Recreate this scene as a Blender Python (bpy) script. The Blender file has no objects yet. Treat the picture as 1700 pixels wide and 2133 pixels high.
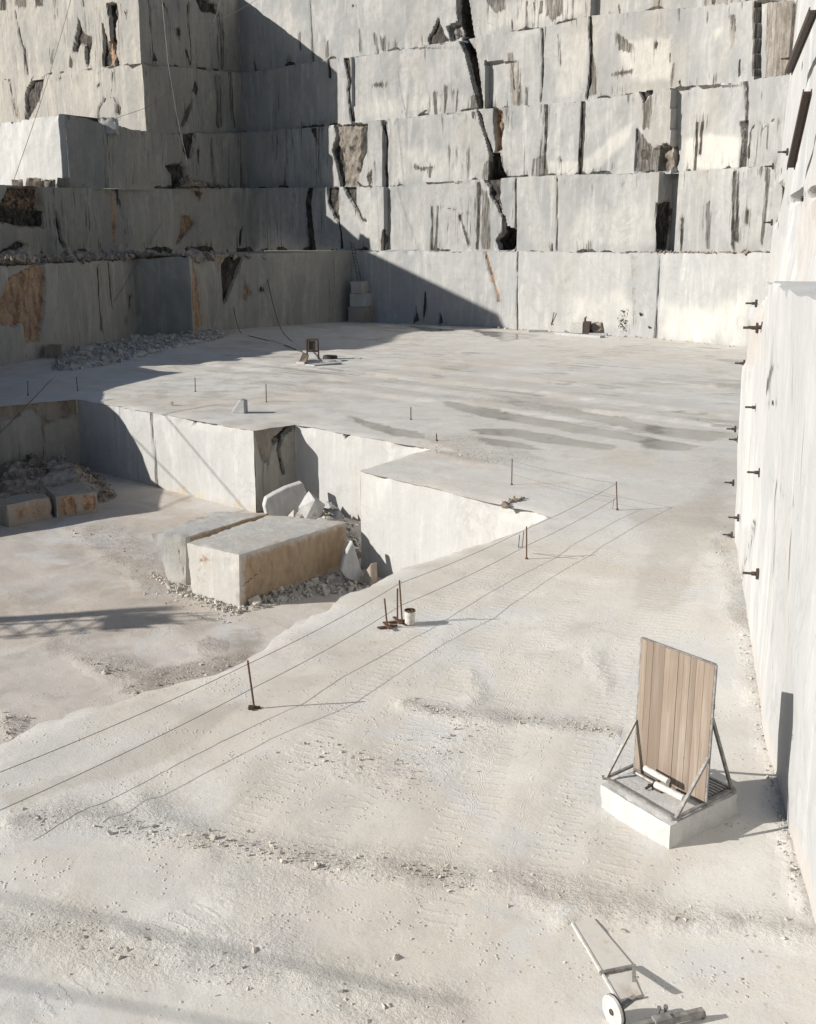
import bpy, bmesh, math, random
import numpy as np
from mathutils import Vector, Matrix, Quaternion
from mathutils.geometry import delaunay_2d_cdt
random.seed(7); RNG = np.random.default_rng(7)
SC = bpy.context.scene
COL = SC.collection
R = math.radians

# ------------------------------------------------------------------ camera, sky, sun, exposure
H = 9.5                       # eye height above the quarry floor
PITCH = R(14.0); FPX = 2200.0 # focal length in pixels of the 1700 px wide photograph
SUN_AZ = R(10.0); SUN_EL = R(24.4)   # azimuth = direction the light travels, from +X towards +Y
cam = bpy.data.cameras.new("Camera"); cam_o = bpy.data.objects.new("Camera", cam); COL.objects.link(cam_o)
cam.sensor_fit = 'HORIZONTAL'; cam.sensor_width = 36; cam.lens = FPX/1700*36
cam.clip_start = .1; cam.clip_end = 3000
cam_o.location = (0, 0, H); cam_o.rotation_euler = (R(90)-PITCH, 0, 0)
SC.camera = cam_o
LT = Vector((math.cos(SUN_AZ)*math.cos(SUN_EL), math.sin(SUN_AZ)*math.cos(SUN_EL), -math.sin(SUN_EL)))
sun = bpy.data.lights.new("Sun", 'SUN'); sun.energy = 4.4; sun.angle = R(.53); sun.color = (1, .962, .9)
sun_o = bpy.data.objects.new("Sun", sun); COL.objects.link(sun_o)
sun_o.rotation_euler = LT.to_track_quat('-Z', 'Y').to_euler(); sun_o.location = (-60, -10, 60)
W = bpy.data.worlds.new("World"); SC.world = W; W.use_nodes = True
wn = W.node_tree; bg = wn.nodes['Background']; sky = wn.nodes.new('ShaderNodeTexSky')
sky.sky_type = 'NISHITA'; sky.sun_disc = False; sky.sun_elevation = SUN_EL
# sky rotation 0 puts the sun at +Y; it turns clockwise seen from above
sky.sun_rotation = R(90)-math.atan2(-LT.y, -LT.x)
sky.dust_density = .6; sky.ozone_density = 2.0
wn.links.new(sky.outputs[0], bg.inputs[0]); bg.inputs[1].default_value = .05
SC.view_settings.view_transform = 'Standard'; SC.view_settings.look = 'None'; SC.view_settings.gamma = 1
SC.view_settings.exposure = .46

# ------------------------------------------------------------------ geometry of the photograph -> places in the quarry
cP, sP = math.cos(PITCH), math.sin(PITCH)
def ray(px, py):
    x = (px-850)/FPX; y = (py-1066.5)/FPX
    return np.array([x, cP-y*sP, -(sP+y*cP)])
EYE = np.array([0, 0, H])
def P(px, py, z=0.):
    d = ray(px, py); return EYE+d*((z-H)/d[2])
def PV(px, py, A, B):
    A = np.array(A[:2], float); B = np.array(B[:2], float); n = np.array([-(B-A)[1], (B-A)[0]]); d = ray(px, py)
    return EYE+d*((n@A)/(n@d[:2]))
def PY(px, py, D):
    d = ray(px, py); return EYE+d*(D/d[1])
def proj(V):
    V = np.asarray(V, float)-EYE
    Z = np.maximum(V[..., 1]*cP-V[..., 2]*sP, .05); Y = -(V[..., 1]*sP+V[..., 2]*cP)
    return 850+FPX*V[..., 0]/Z, 1066.5+FPX*Y/Z
def sunback(p, t):
    p = np.array(p, float); return p-np.array(LT)*(t/math.cos(SUN_EL))
PIT = -4.65
e1 = np.array([.7236, -.690]); e2 = np.array([.690, .7236])   # along / into the back wall

# ------------------------------------------------------------------ numeric helpers
def sm(a, b, x):
    t = np.clip((x-a)/(b-a), 0, 1); return t*t*(3-2*t)
def _h(i, j, k, s):
    n = (i*374761393+j*668265263+k*2147483647+s*974634777) & 0xffffffff
    n = ((n ^ (n >> 13))*1274126177) & 0xffffffff
    return ((n ^ (n >> 16)) & 0xffff)/65535.
def vnoise(x, y, z, s=0):
    xi = np.floor(x).astype(np.int64); yi = np.floor(y).astype(np.int64); zi = np.floor(z).astype(np.int64)
    fx, fy, fz = x-xi, y-yi, z-zi
    fx = fx*fx*(3-2*fx); fy = fy*fy*(3-2*fy); fz = fz*fz*(3-2*fz); o = 0
    for a in (0, 1):
        for b in (0, 1):
            for c in (0, 1):
                o = o+_h(xi+a, yi+b, zi+c, s)*(fx if a else 1-fx)*(fy if b else 1-fy)*(fz if c else 1-fz)
    return o
def fbm(x, y, z, oct=4, s=0):
    o = 0; a = .5; tot = 0
    for i in range(oct):
        o = o+a*vnoise(x, y, z, s+i); tot += a; a *= .5; x = x*2.03; y = y*2.03; z = z*2.03
    return o/tot-.5
def segdist(px, py, pts):
    d = np.full(px.shape, 1e9)
    for (ax, ay), (bx, by) in zip(pts[:-1], pts[1:]):
        vx, vy = bx-ax, by-ay; L = vx*vx+vy*vy+1e-12
        t = np.clip(((px-ax)*vx+(py-ay)*vy)/L, 0, 1)
        d = np.minimum(d, np.hypot(px-ax-t*vx, py-ay-t*vy))
    return d
def inside(px, py, poly):
    r = np.zeros(px.shape, bool); n = len(poly)
    for i in range(n):
        (ax, ay), (bx, by) = poly[i], poly[(i+1) % n]
        c = (ay > py) != (by > py)
        with np.errstate(divide='ignore', invalid='ignore'):
            r ^= c & (px < (bx-ax)*(py-ay)/((by-ay) if by != ay else 1e-9)+ax)
    return r
def sdpoly(px, py, poly):
    """signed distance, positive inside"""
    d = segdist(px, py, list(poly)+[poly[0]]); return np.where(inside(px, py, poly), d, -d)

# ------------------------------------------------------------------ object helpers
def tag(o, label=None, cat=None, group=None, kind=None):
    if label: o['label'] = label
    if cat: o['category'] = cat
    if group: o['group'] = group
    if kind: o['kind'] = kind
    return o
def empty(name, loc, label, cat, group=None):
    o = bpy.data.objects.new(name, None); COL.objects.link(o); o.location = Vector(loc); o.empty_display_size = .2
    return tag(o, label, cat, group)
def np_mesh(name, V, F, mat, parent=None, smooth=True, attrs=None, sharp=None):
    me = bpy.data.meshes.new(name)
    V = np.asarray(V, float)
    if parent is not None: V = V-np.array(parent.matrix_world.translation if False else parent.location)
    me.from_pydata(V.tolist(), [], F if isinstance(F, list) else F.tolist()); me.validate()
    if smooth:
        me.polygons.foreach_set('use_smooth', [True]*len(me.polygons))
        if sharp: me.set_sharp_from_angle(angle=R(sharp))
    for k, a in (attrs or {}).items():
        at = me.attributes.new(k, 'FLOAT', 'POINT'); at.data.foreach_set('value', np.asarray(a, np.float32))
    me.update()
    o = bpy.data.objects.new(name, me); COL.objects.link(o); me.materials.append(mat)
    if parent is not None: o.parent = parent
    return o
def copy_tree(o, loc):
    c = o.copy(); COL.objects.link(c); c.location = Vector(loc)
    for ch in o.children:
        d = ch.copy(); COL.objects.link(d); d.parent = c
    return c
class MB:
    def __init__(s): s.V = []; s.F = []
    def add(s, V, F):
        k = len(s.V); s.V += [list(map(float, v)) for v in V]; s.F += [[i+k for i in f] for f in F]; return s
    def hexa(s, c8):  # bottom 4 ccw, top 4 ccw
        return s.add(c8, [(3, 2, 1, 0), (4, 5, 6, 7), (0, 1, 5, 4), (1, 2, 6, 5), (2, 3, 7, 6), (3, 0, 4, 7)])
    def box(s, c, size, ux=(1, 0, 0), uy=(0, 1, 0), uz=None):
        c = np.array(c, float); ux = np.array(ux, float); uy = np.array(uy, float); ux /= np.linalg.norm(ux); uy /= np.linalg.norm(uy)
        uz = np.cross(ux, uy) if uz is None else np.array(uz, float)
        a, b, d = [k/2. for k in size]
        pts = [c+ux*i*a+uy*j*b+uz*k*d for k in (-1, 1) for i, j in ((-1, -1), (1, -1), (1, 1), (-1, 1))]
        return s.hexa(pts)
    def bar(s, p, q, w, t, up=(0, 0, 1)):
        p = np.array(p, float); q = np.array(q, float); d = q-p; L = np.linalg.norm(d); d /= L
        sd = np.cross(d, np.array(up, float)); sd /= np.linalg.norm(sd)
        return s.box((p+q)/2, (L, w, t), d, sd)
    def tube(s, pts, r, n=8, cap=True):
        pts = [np.array(p, float) for p in pts]; k = len(s.V); m = len(pts)
        rs = r if isinstance(r, (list, tuple)) else [r]*m
        for i, p in enumerate(pts):
            d = pts[min(i+1, m-1)]-pts[max(i-1, 0)]; d /= np.linalg.norm(d)+1e-12
            a = np.cross(d, (0, 0, 1) if abs(d[2]) < .9 else (1, 0, 0)); a /= np.linalg.norm(a); b = np.cross(d, a)
            for j in range(n):
                t = 2*math.pi*j/n; s.V.append(list(p+(a*math.cos(t)+b*math.sin(t))*rs[i]))
        for i in range(m-1):
            for j in range(n):
                a0 = k+i*n+j; a1 = k+i*n+(j+1) % n; s.F.append([a0, a1, a1+n, a0+n])
        if cap:
            s.F.append([k+j for j in range(n)][::-1]); s.F.append([k+(m-1)*n+j for j in range(n)])
        return s
    def prism(s, poly, th):
        """polygon of 3-D points given thickness vector th"""
        n = len(poly); A = [np.array(p, float) for p in poly]; B = [p+np.array(th, float) for p in A]
        return s.add(A+B, [list(range(n))[::-1], [n+i for i in range(n)]]+[[i, (i+1) % n, n+(i+1) % n, n+i] for i in range(n)])
    def build(s, name, mat, parent=None, smooth=False, sharp=35):
        o = np_mesh(name, s.V, s.F, mat, parent, smooth, sharp=sharp)
        bm = bmesh.new(); bm.from_mesh(o.data); bmesh.ops.recalc_face_normals(bm, faces=bm.faces); bm.to_mesh(o.data); bm.free()
        return o

# ------------------------------------------------------------------ materials
class NT:
    def __init__(s, name):
        s.m = bpy.data.materials.new(name); s.m.use_nodes = True; s.t = s.m.node_tree; s.b = s.t.nodes['Principled BSDF']
        s.b.inputs['Specular IOR Level'].default_value = .25
        s.co = s.t.nodes.new('ShaderNodeTexCoord').outputs['Object']
    def n(s, ty, **k):
        o = s.t.nodes.new(ty)
        for a, v in k.items(): setattr(o, a, v)
        return o
    def put(s, sock, v):
        if hasattr(v, 'is_linked') or isinstance(v, bpy.types.NodeSocket): s.t.links.new(v, sock)
        elif isinstance(v, (tuple, list)) and len(v) == 3 and sock.type == 'RGBA': sock.default_value = (*v, 1)
        else: sock.default_value = v
    def map(s, scale=(1, 1, 1), rot=(0, 0, 0), co=None):
        o = s.n('ShaderNodeMapping'); s.put(o.inputs[0], co or s.co); o.inputs['Scale'].default_value = scale; o.inputs['Rotation'].default_value = rot; return o.outputs[0]
    def noise(s, scale, detail=5, rough=.55, dist=0, co=None):
        o = s.n('ShaderNodeTexNoise'); s.put(o.inputs['Vector'], co or s.co)
        for k, v in (('Scale', scale), ('Detail', detail), ('Roughness', rough), ('Distortion', dist)): s.put(o.inputs[k], v)
        return o.outputs['Fac']
    def voro(s, scale, co=None, feature='F1'):
        o = s.n('ShaderNodeTexVoronoi', feature=feature); s.put(o.inputs['Vector'], co or s.co); s.put(o.inputs['Scale'], scale); return o.outputs['Distance']
    def math(s, op, a, b=0., c=None):
        o = s.n('ShaderNodeMath', operation=op); s.put(o.inputs[0], a); s.put(o.inputs[1], b)
        if c is not None: s.put(o.inputs[2], c)
        return o.outputs[0]
    def ramp(s, v, a, b, lo=0., hi=1.):
        o = s.n('ShaderNodeMapRange', interpolation_type='SMOOTHSTEP'); s.put(o.inputs[0], v)
        for i, k in enumerate((a, b, lo, hi)): s.put(o.inputs[i+1], k)
        return o.outputs[0]
    def mix(s, f, a, b, mode='MIX'):
        o = s.n('ShaderNodeMix', data_type='RGBA', blend_type=mode); s.put(o.inputs[0], f); s.put(o.inputs[6], a); s.put(o.inputs[7], b); return o.outputs[2]
    def attr(s, name):
        return s.n('ShaderNodeAttribute', attribute_name=name).outputs['Fac']
    def bump(s, h, strength, dist, prev=None):
        o = s.n('ShaderNodeBump'); s.put(o.inputs['Height'], h); o.inputs['Strength'].default_value = strength; o.inputs['Distance'].default_value = dist
        if prev is not None: s.put(o.inputs['Normal'], prev)
        return o.outputs[0]
    def out(s, col, rough=.8, nrm=None):
        s.put(s.b.inputs['Base Color'], col); s.put(s.b.inputs['Roughness'], rough)
        if nrm is not None: s.put(s.b.inputs['Normal'], nrm)
        return s.m

def marble(name, light=(.68, .665, .63), grey=(.52, .53, .54), warm=(.62, .56, .46), gmul=.5, streaks=.35, scale=1., seed=0., soil=((.16, .135, .11), (.33, .29, .24))):
    k = NT(name); S = scale
    co = k.n('ShaderNodeMapping'); k.put(co.inputs[0], k.co); co.inputs['Location'].default_value = (seed*13.1, seed*7.7, seed*3.3); co = co.outputs[0]
    dia = k.map((.35*S, .35*S, .16*S), (.5, .7, .3), co)
    big = k.noise(.55, 6, .6, .8, dia)
    fine = k.noise(1.6*S, 9, .65, .3, co)
    pale = tuple(min(.8, v*1.22) for v in light)
    c = k.mix(k.ramp(big, .42, .6, 0, min(1, gmul*1.9)), light, grey)
    band = k.noise(.9, 7, .6, 1.4, k.map((.5*S, .5*S, .13*S), (.9, -.4, .8), co))
    c = k.mix(k.ramp(band, .52, .66, 0, .8), c, pale)
    c = k.mix(k.ramp(k.noise(.34*S, 7, .68, .9, co), .52, .7, 0, gmul), c, tuple(v*.82 for v in grey))
    c = k.mix(k.ramp(k.noise(.12*S, 5, .6, .5, k.map((1, 1, .4), (0, 0, .4), co)), .5, .72, 0, .75), c, warm)
    vert = k.noise(1., 6, .7, 0, k.map((1.7*S, 1.7*S, .06*S), (0, 0, 0), co))
    c = k.mix(k.ramp(vert, .35, .75, .42, 0), c, tuple(v*.8 for v in grey))
    c = k.mix(k.ramp(k.noise(1., 5, .6, 0, k.map((.9*S, .9*S, .1*S), (0, 0, 1), co)), .55, .75, 0, .55), c, pale)
    c = k.mix(k.ramp(fine, .35, .7, .25, 0), c, tuple(v*.75 for v in grey))
    c = k.mix(k.ramp(k.math('ADD', k.attr('pale'), k.math('MULTIPLY', k.math('SUBTRACT', k.noise(.7, 6, .65, .5, k.map((1, 1, .5), (0, 0, 0), co)), .5), 1.5)), .05, 1.3, 0, .75), c, tuple(min(.82, v*m_) for v, m_ in zip(light, (1.34, 1.31, 1.24))))
    vn = k.math('ABSOLUTE', k.math('SUBTRACT', k.noise(.32*S, 8, .62, 1.6, k.map((1, 1, .8), (.4, .2, .9), co)), .5))
    c = k.mix(k.math('MULTIPLY', k.ramp(vn, .0, .022, 1, 0), k.ramp(k.noise(.2*S, 4), .45, .62, .04, .34)), c, tuple(v*.62 for v in grey))
    striae = k.noise(1., 4, .6, 0, k.map((9*S, 9*S, .12*S), (0, 0, 0), co))
    c = k.mix(k.ramp(striae, .5, .72, 0, .3), c, tuple(v*.85 for v in grey))
    # weathering: attributes hold where water stains, rust and broken dark rock lie on this face
    pat = k.noise(1., 7, .72, .15, k.map((2.6*S, 2.6*S, .17*S), (0, 0, 0), co))
    st = k.math('ADD', k.math('MULTIPLY', k.attr('streak'), 1.15), k.math('MULTIPLY', k.math('SUBTRACT', pat, .5), 2.6))
    stc = k.mix(k.noise(.8*S, 5), (.03, .029, .027), (.12, .1, .075))
    brk = k.noise(1., 6, .75, .2, k.map((5*S, 5*S, .35*S), (0, 0, 2), co))
    c = k.mix(k.math('MULTIPLY', k.ramp(st, .44, .82, 0, .95), k.ramp(brk, .36, .56, .45, 1)), c, stc)
    rag = k.math('MULTIPLY', k.math('SUBTRACT', k.noise(1.1*S, 8, .7, .4, co), .5), 1.1)
    vr = k.noise(1.4*S, 8, .7, .5, k.map((1, 1, .45), (0, 0, 0), co))
    rustc = k.mix(k.ramp(vr, .35, .65), (.19, .1, .055), (.43, .28, .17))
    rustc = k.mix(k.ramp(k.noise(3*S, 6, .7), .5, .75), rustc, (.5, .45, .38))
    c = k.mix(k.ramp(k.math('ADD', k.attr('rust'), rag), .38, .6), c, rustc)
    soilc = k.mix(k.ramp(vr, .3, .7), *soil)
    c = k.mix(k.ramp(k.math('ADD', k.attr('soil'), rag), .3, .7, 0, .85), c, soilc)
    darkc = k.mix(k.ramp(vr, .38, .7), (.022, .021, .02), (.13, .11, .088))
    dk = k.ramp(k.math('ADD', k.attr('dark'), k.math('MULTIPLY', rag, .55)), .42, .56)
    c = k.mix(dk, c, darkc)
    b = k.bump(fine, .3, .12)
    b = k.bump(k.noise(7*S, 6, .7, 0, co), .25, .03, b)
    b = k.bump(vert, .15, .08, b)
    b = k.bump(striae, .2, .03, b)
    return k.out(c, .82, b)

def ground_mat(name, light, beige, dark, wetc):
    k = NT(name)
    def dot(v):
        o = k.n('ShaderNodeVectorMath', operation='DOT_PRODUCT'); k.put(o.inputs[0], k.co); o.inputs[1].default_value = v; return o.outputs['Value']
    cu = k.n('ShaderNodeCombineXYZ'); k.put(cu.inputs[0], dot((.7236, -.69, 0))); k.put(cu.inputs[1], dot((.69, .7236, 0)))
    big = k.noise(.09, 6, .6, .6); mid = k.noise(.55, 7, .62, .4); fine = k.noise(4., 8, .7); gr = k.noise(22., 5, .7)
    c = k.mix(k.ramp(big, .42, .6), light, beige)
    c = k.mix(k.ramp(mid, .5, .7, 0, .55), c, dark)
    c = k.mix(k.ramp(k.noise(.23, 6, .6, 1.2), .52, .66, 0, .7), c, tuple(min(.8, v*1.1) for v in light))
    c = k.mix(k.ramp(k.noise(.4, 8, .68, 1.), .5, .66, 0, .5), c, (.56, .525, .505))
    c = k.mix(k.ramp(k.noise(.17, 6, .62, 1.3, k.map((1, 1, 1), (0, 0, .5))), .54, .6, 0, .45), c, (.6, .6, .595))
    # long drag marks along the cutting direction
    drag = k.noise(1., 7, .68, .25, k.map((.045, .55, 1), (0, 0, 0), cu.outputs[0]))
    farf = k.attr('far')
    c = k.mix(k.math('MULTIPLY', k.ramp(drag, .53, .68), k.math('ADD', .12, k.math('MULTIPLY', farf, .6))), c, dark)
    scr = k.math('MULTIPLY', k.noise(1., 6, .75, .3, k.map((.05, 1.5, 1), (0, 0, 0), cu.outputs[0])), k.ramp(k.noise(.16, 4, .6, .5), .4, .62, .55, 1.15))
    c = k.mix(k.math('MULTIPLY', k.ramp(scr, .53, .66), k.math('MULTIPLY', farf, .7)), c, tuple(v*.55 for v in dark))
    c = k.mix(k.math('MULTIPLY', k.ramp(k.noise(1., 6, .7, .2, k.map((.07, 1.6, 1), (0, 0, 4), cu.outputs[0])), .62, .72), k.math('MULTIPLY', farf, .6)), c, tuple(min(.7, v*1.2) for v in light))
    rg = k.attr('rough')
    peb = k.ramp(k.math('ADD', rg, k.math('MULTIPLY', k.math('SUBTRACT', k.noise(2.6, 9, .75, .3), .5), 2.4)), .55, 1.0)
    c = k.mix(k.math('MULTIPLY', peb, .34), c, tuple(v*.66 for v in dark))
    c = k.mix(k.ramp(gr, .52, .72, 0, .35), c, tuple(v*.7 for v in dark))
    c = k.mix(k.ramp(k.noise(1.7, 10, .78, .4), .52, .68, 0, .35), c, tuple(v*.85 for v in beige))
    c = k.mix(k.math('MULTIPLY', k.ramp(k.voro(9., k.map((1, 1, 1))), .1, .2, 1, 0), k.math('MULTIPLY', k.ramp(k.noise(.9, 7, .7, .6), .52, .62), .35)), c, tuple(v*.6 for v in dark))
    spots = k.math('MULTIPLY', k.ramp(k.voro(3.2), .07, .13, 1, 0), k.ramp(mid, .48, .6))
    c = k.mix(k.math('MULTIPLY', spots, .5), c, tuple(v*.45 for v in dark))
    soil = k.ramp(k.math('ADD', k.attr('soil'), k.math('MULTIPLY', k.math('SUBTRACT', mid, .5), 1.1)), .35, .75)
    c = k.mix(k.math('MULTIPLY', soil, .6), c, tuple(v*.78 for v in beige))
    wet = k.ramp(k.math('ADD', k.attr('wet'), k.math('MULTIPLY', k.math('SUBTRACT', mid, .5), .5)), .42, .6)
    damp = k.ramp(k.math('ADD', k.attr('wet'), k.math('MULTIPLY', k.math('SUBTRACT', k.noise(1.3, 8, .7, .5), .5), .9)), .12, .5)
    c = k.mix(k.math('MULTIPLY', damp, .75), c, tuple(v*.8 for v in dark))
    c = k.mix(k.math('MULTIPLY', wet, .8), c, wetc)
    # caterpillar prints: tu = metres along the track, tv = place across it (-1..1)
    tu, tv = k.attr('tu'), k.attr('tv')
    across = k.ramp(k.math('ABSOLUTE', tv), .75, 1., 1, 0)
    w = k.math('SINE', k.math('MULTIPLY', k.math('ADD', tu, k.math('MULTIPLY', k.noise(2.2, 6, .7), .42)), 2*math.pi/.24))
    grouser = k.math('MULTIPLY', k.math('MULTIPLY', k.ramp(w, .3, .9), across), k.ramp(k.noise(1.1, 7, .7, 1.), .33, .52))
    c = k.mix(k.math('MULTIPLY', grouser, .09), c, tuple(min(.85, v*1.22) for v in light))
    b = k.bump(mid, .22, .07)
    cl = k.noise(4.5, 10, .78, .2)
    b = k.bump(k.math('MULTIPLY', cl, k.ramp(k.noise(.35, 5, .6, .6), .42, .6, .25, 1)), .4, .04, b)
    clod = k.math('MULTIPLY', k.ramp(k.voro(9., k.map((1, 1, 1))), .12, .28, 1, 0), k.ramp(k.noise(.9, 7, .7, .6), .5, .62))
    b = k.bump(clod, .7, .035, b)
    b = k.bump(k.math('ADD', fine, k.math('MULTIPLY', gr, .5)), .34, .026, b)
    b = k.bump(k.noise(60., 4, .7), .25, .008, b)
    b = k.bump(k.math('MULTIPLY', k.math('ADD', k.noise(5., 6, .7, .6), k.noise(13., 5, .7)), rg), .9, .07, b)
    b = k.bump(grouser, .42, .02, b)
    nm = k.n('ShaderNodeMix', data_type='VECTOR'); k.put(nm.inputs[0], wet); k.put(nm.inputs[4], b)
    g = k.n('ShaderNodeNewGeometry'); k.put(nm.inputs[5], g.outputs['Normal'])
    m = k.out(c, k.math('MULTIPLY', k.ramp(wet, 0, 1, .9, .24), k.ramp(k.noise(.5, 5, .6), .4, .6, .4, 1)), nm.outputs[1])
    return m

def simple(name, col, col2=None, rough=.6, metal=0., scale=8., bumpd=.01, thr=(.4, .65)):
    k = NT(name); f = k.noise(scale, 7, .65, .3)
    c = k.mix(k.ramp(f, *thr), col, col2 or tuple(v*.7 for v in col))
    m = k.out(c, rough, k.bump(k.noise(scale*3, 5), .3, bumpd)); k.b.inputs['Metallic'].default_value = metal
    return m

M = {}
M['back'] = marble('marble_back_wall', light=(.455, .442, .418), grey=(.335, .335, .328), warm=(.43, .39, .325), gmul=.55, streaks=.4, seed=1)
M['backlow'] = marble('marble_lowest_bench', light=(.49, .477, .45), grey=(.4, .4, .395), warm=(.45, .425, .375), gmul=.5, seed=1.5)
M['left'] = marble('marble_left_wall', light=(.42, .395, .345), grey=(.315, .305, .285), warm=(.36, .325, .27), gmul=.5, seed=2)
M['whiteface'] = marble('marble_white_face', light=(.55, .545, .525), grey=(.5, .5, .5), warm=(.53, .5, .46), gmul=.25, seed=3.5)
M['right'] = marble('marble_right_wall', light=(.535, .528, .512), grey=(.455, .457, .458), warm=(.47, .445, .4), gmul=.5, seed=3, soil=((.44, .40, .36), (.49, .46, .43)))
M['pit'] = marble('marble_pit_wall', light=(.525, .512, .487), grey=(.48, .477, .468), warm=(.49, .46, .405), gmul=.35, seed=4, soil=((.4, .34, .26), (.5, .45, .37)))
M['block'] = marble('marble_block', light=(.56, .53, .475), grey=(.49, .48, .455), warm=(.45, .36, .25), scale=2.2, seed=5, soil=((.25, .165, .095), (.4, .29, .18)))
M['whiteblock'] = marble('marble_white_block', light=(.52, .51, .49), grey=(.43, .43, .43), warm=(.48, .45, .4), scale=3, seed=6)
M['brownblock'] = marble('marble_brown_block', light=(.4, .34, .275), grey=(.33, .3, .26), warm=(.3, .19, .105), scale=2.6, seed=8)
M['floor'] = ground_mat('dusty_quarry_floor', (.63, .605, .558), (.6, .55, .478), (.5, .468, .412), (.3, .285, .25))
M['pitfloor'] = ground_mat('dusty_pit_floor', (.56, .515, .46), (.53, .46, .385), (.39, .345, .295), (.24, .225, .195))
M['rubble'] = simple('rubble_stone', (.5, .48, .44), (.34, .31, .27), .9, 0, 1.5, .05)
M['clod'] = simple('dust_clods', (.52, .485, .43), (.4, .37, .32), .95, 0, 3, .03)
M['darkrubble'] = simple('brown_rubble', (.24, .195, .155), (.4, .36, .31), .95, 0, 1.2, .05)
M['rusty'] = simple('rusty_steel', (.16, .085, .05), (.1, .07, .055), .75, .3, 14)
M['iron'] = simple('dark_iron', (.07, .062, .058), (.13, .085, .06), .6, .4, 20)
M['steel'] = simple('galvanised_steel', (.36, .35, .33), (.22, .205, .19), .5, .5, 9)
M['darksteel'] = simple('dusty_dark_steel', (.2, .19, .18), (.33, .315, .29), .6, .3, 7)
M['wire'] = simple('wire_rope', (.12, .11, .1), (.2, .18, .16), .6, .2, 20)
M['rubber'] = simple('black_rubber', (.03, .03, .032), (.07, .068, .065), .6)
M['paint'] = simple('dusty_white_paint', (.62, .6, .56), (.46, .44, .4), .7, 0, 9)
M['concrete'] = marble('marble_ballast_slab', light=(.57, .56, .535), grey=(.52, .515, .5), warm=(.54, .51, .46), gmul=.3, scale=2, seed=9)
M['bark'] = simple('dry_bark', (.16, .12, .09)); M['leaf'] = simple('dry_leaf', (.1, .105, .06), (.16, .13, .08), .7)

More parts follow.
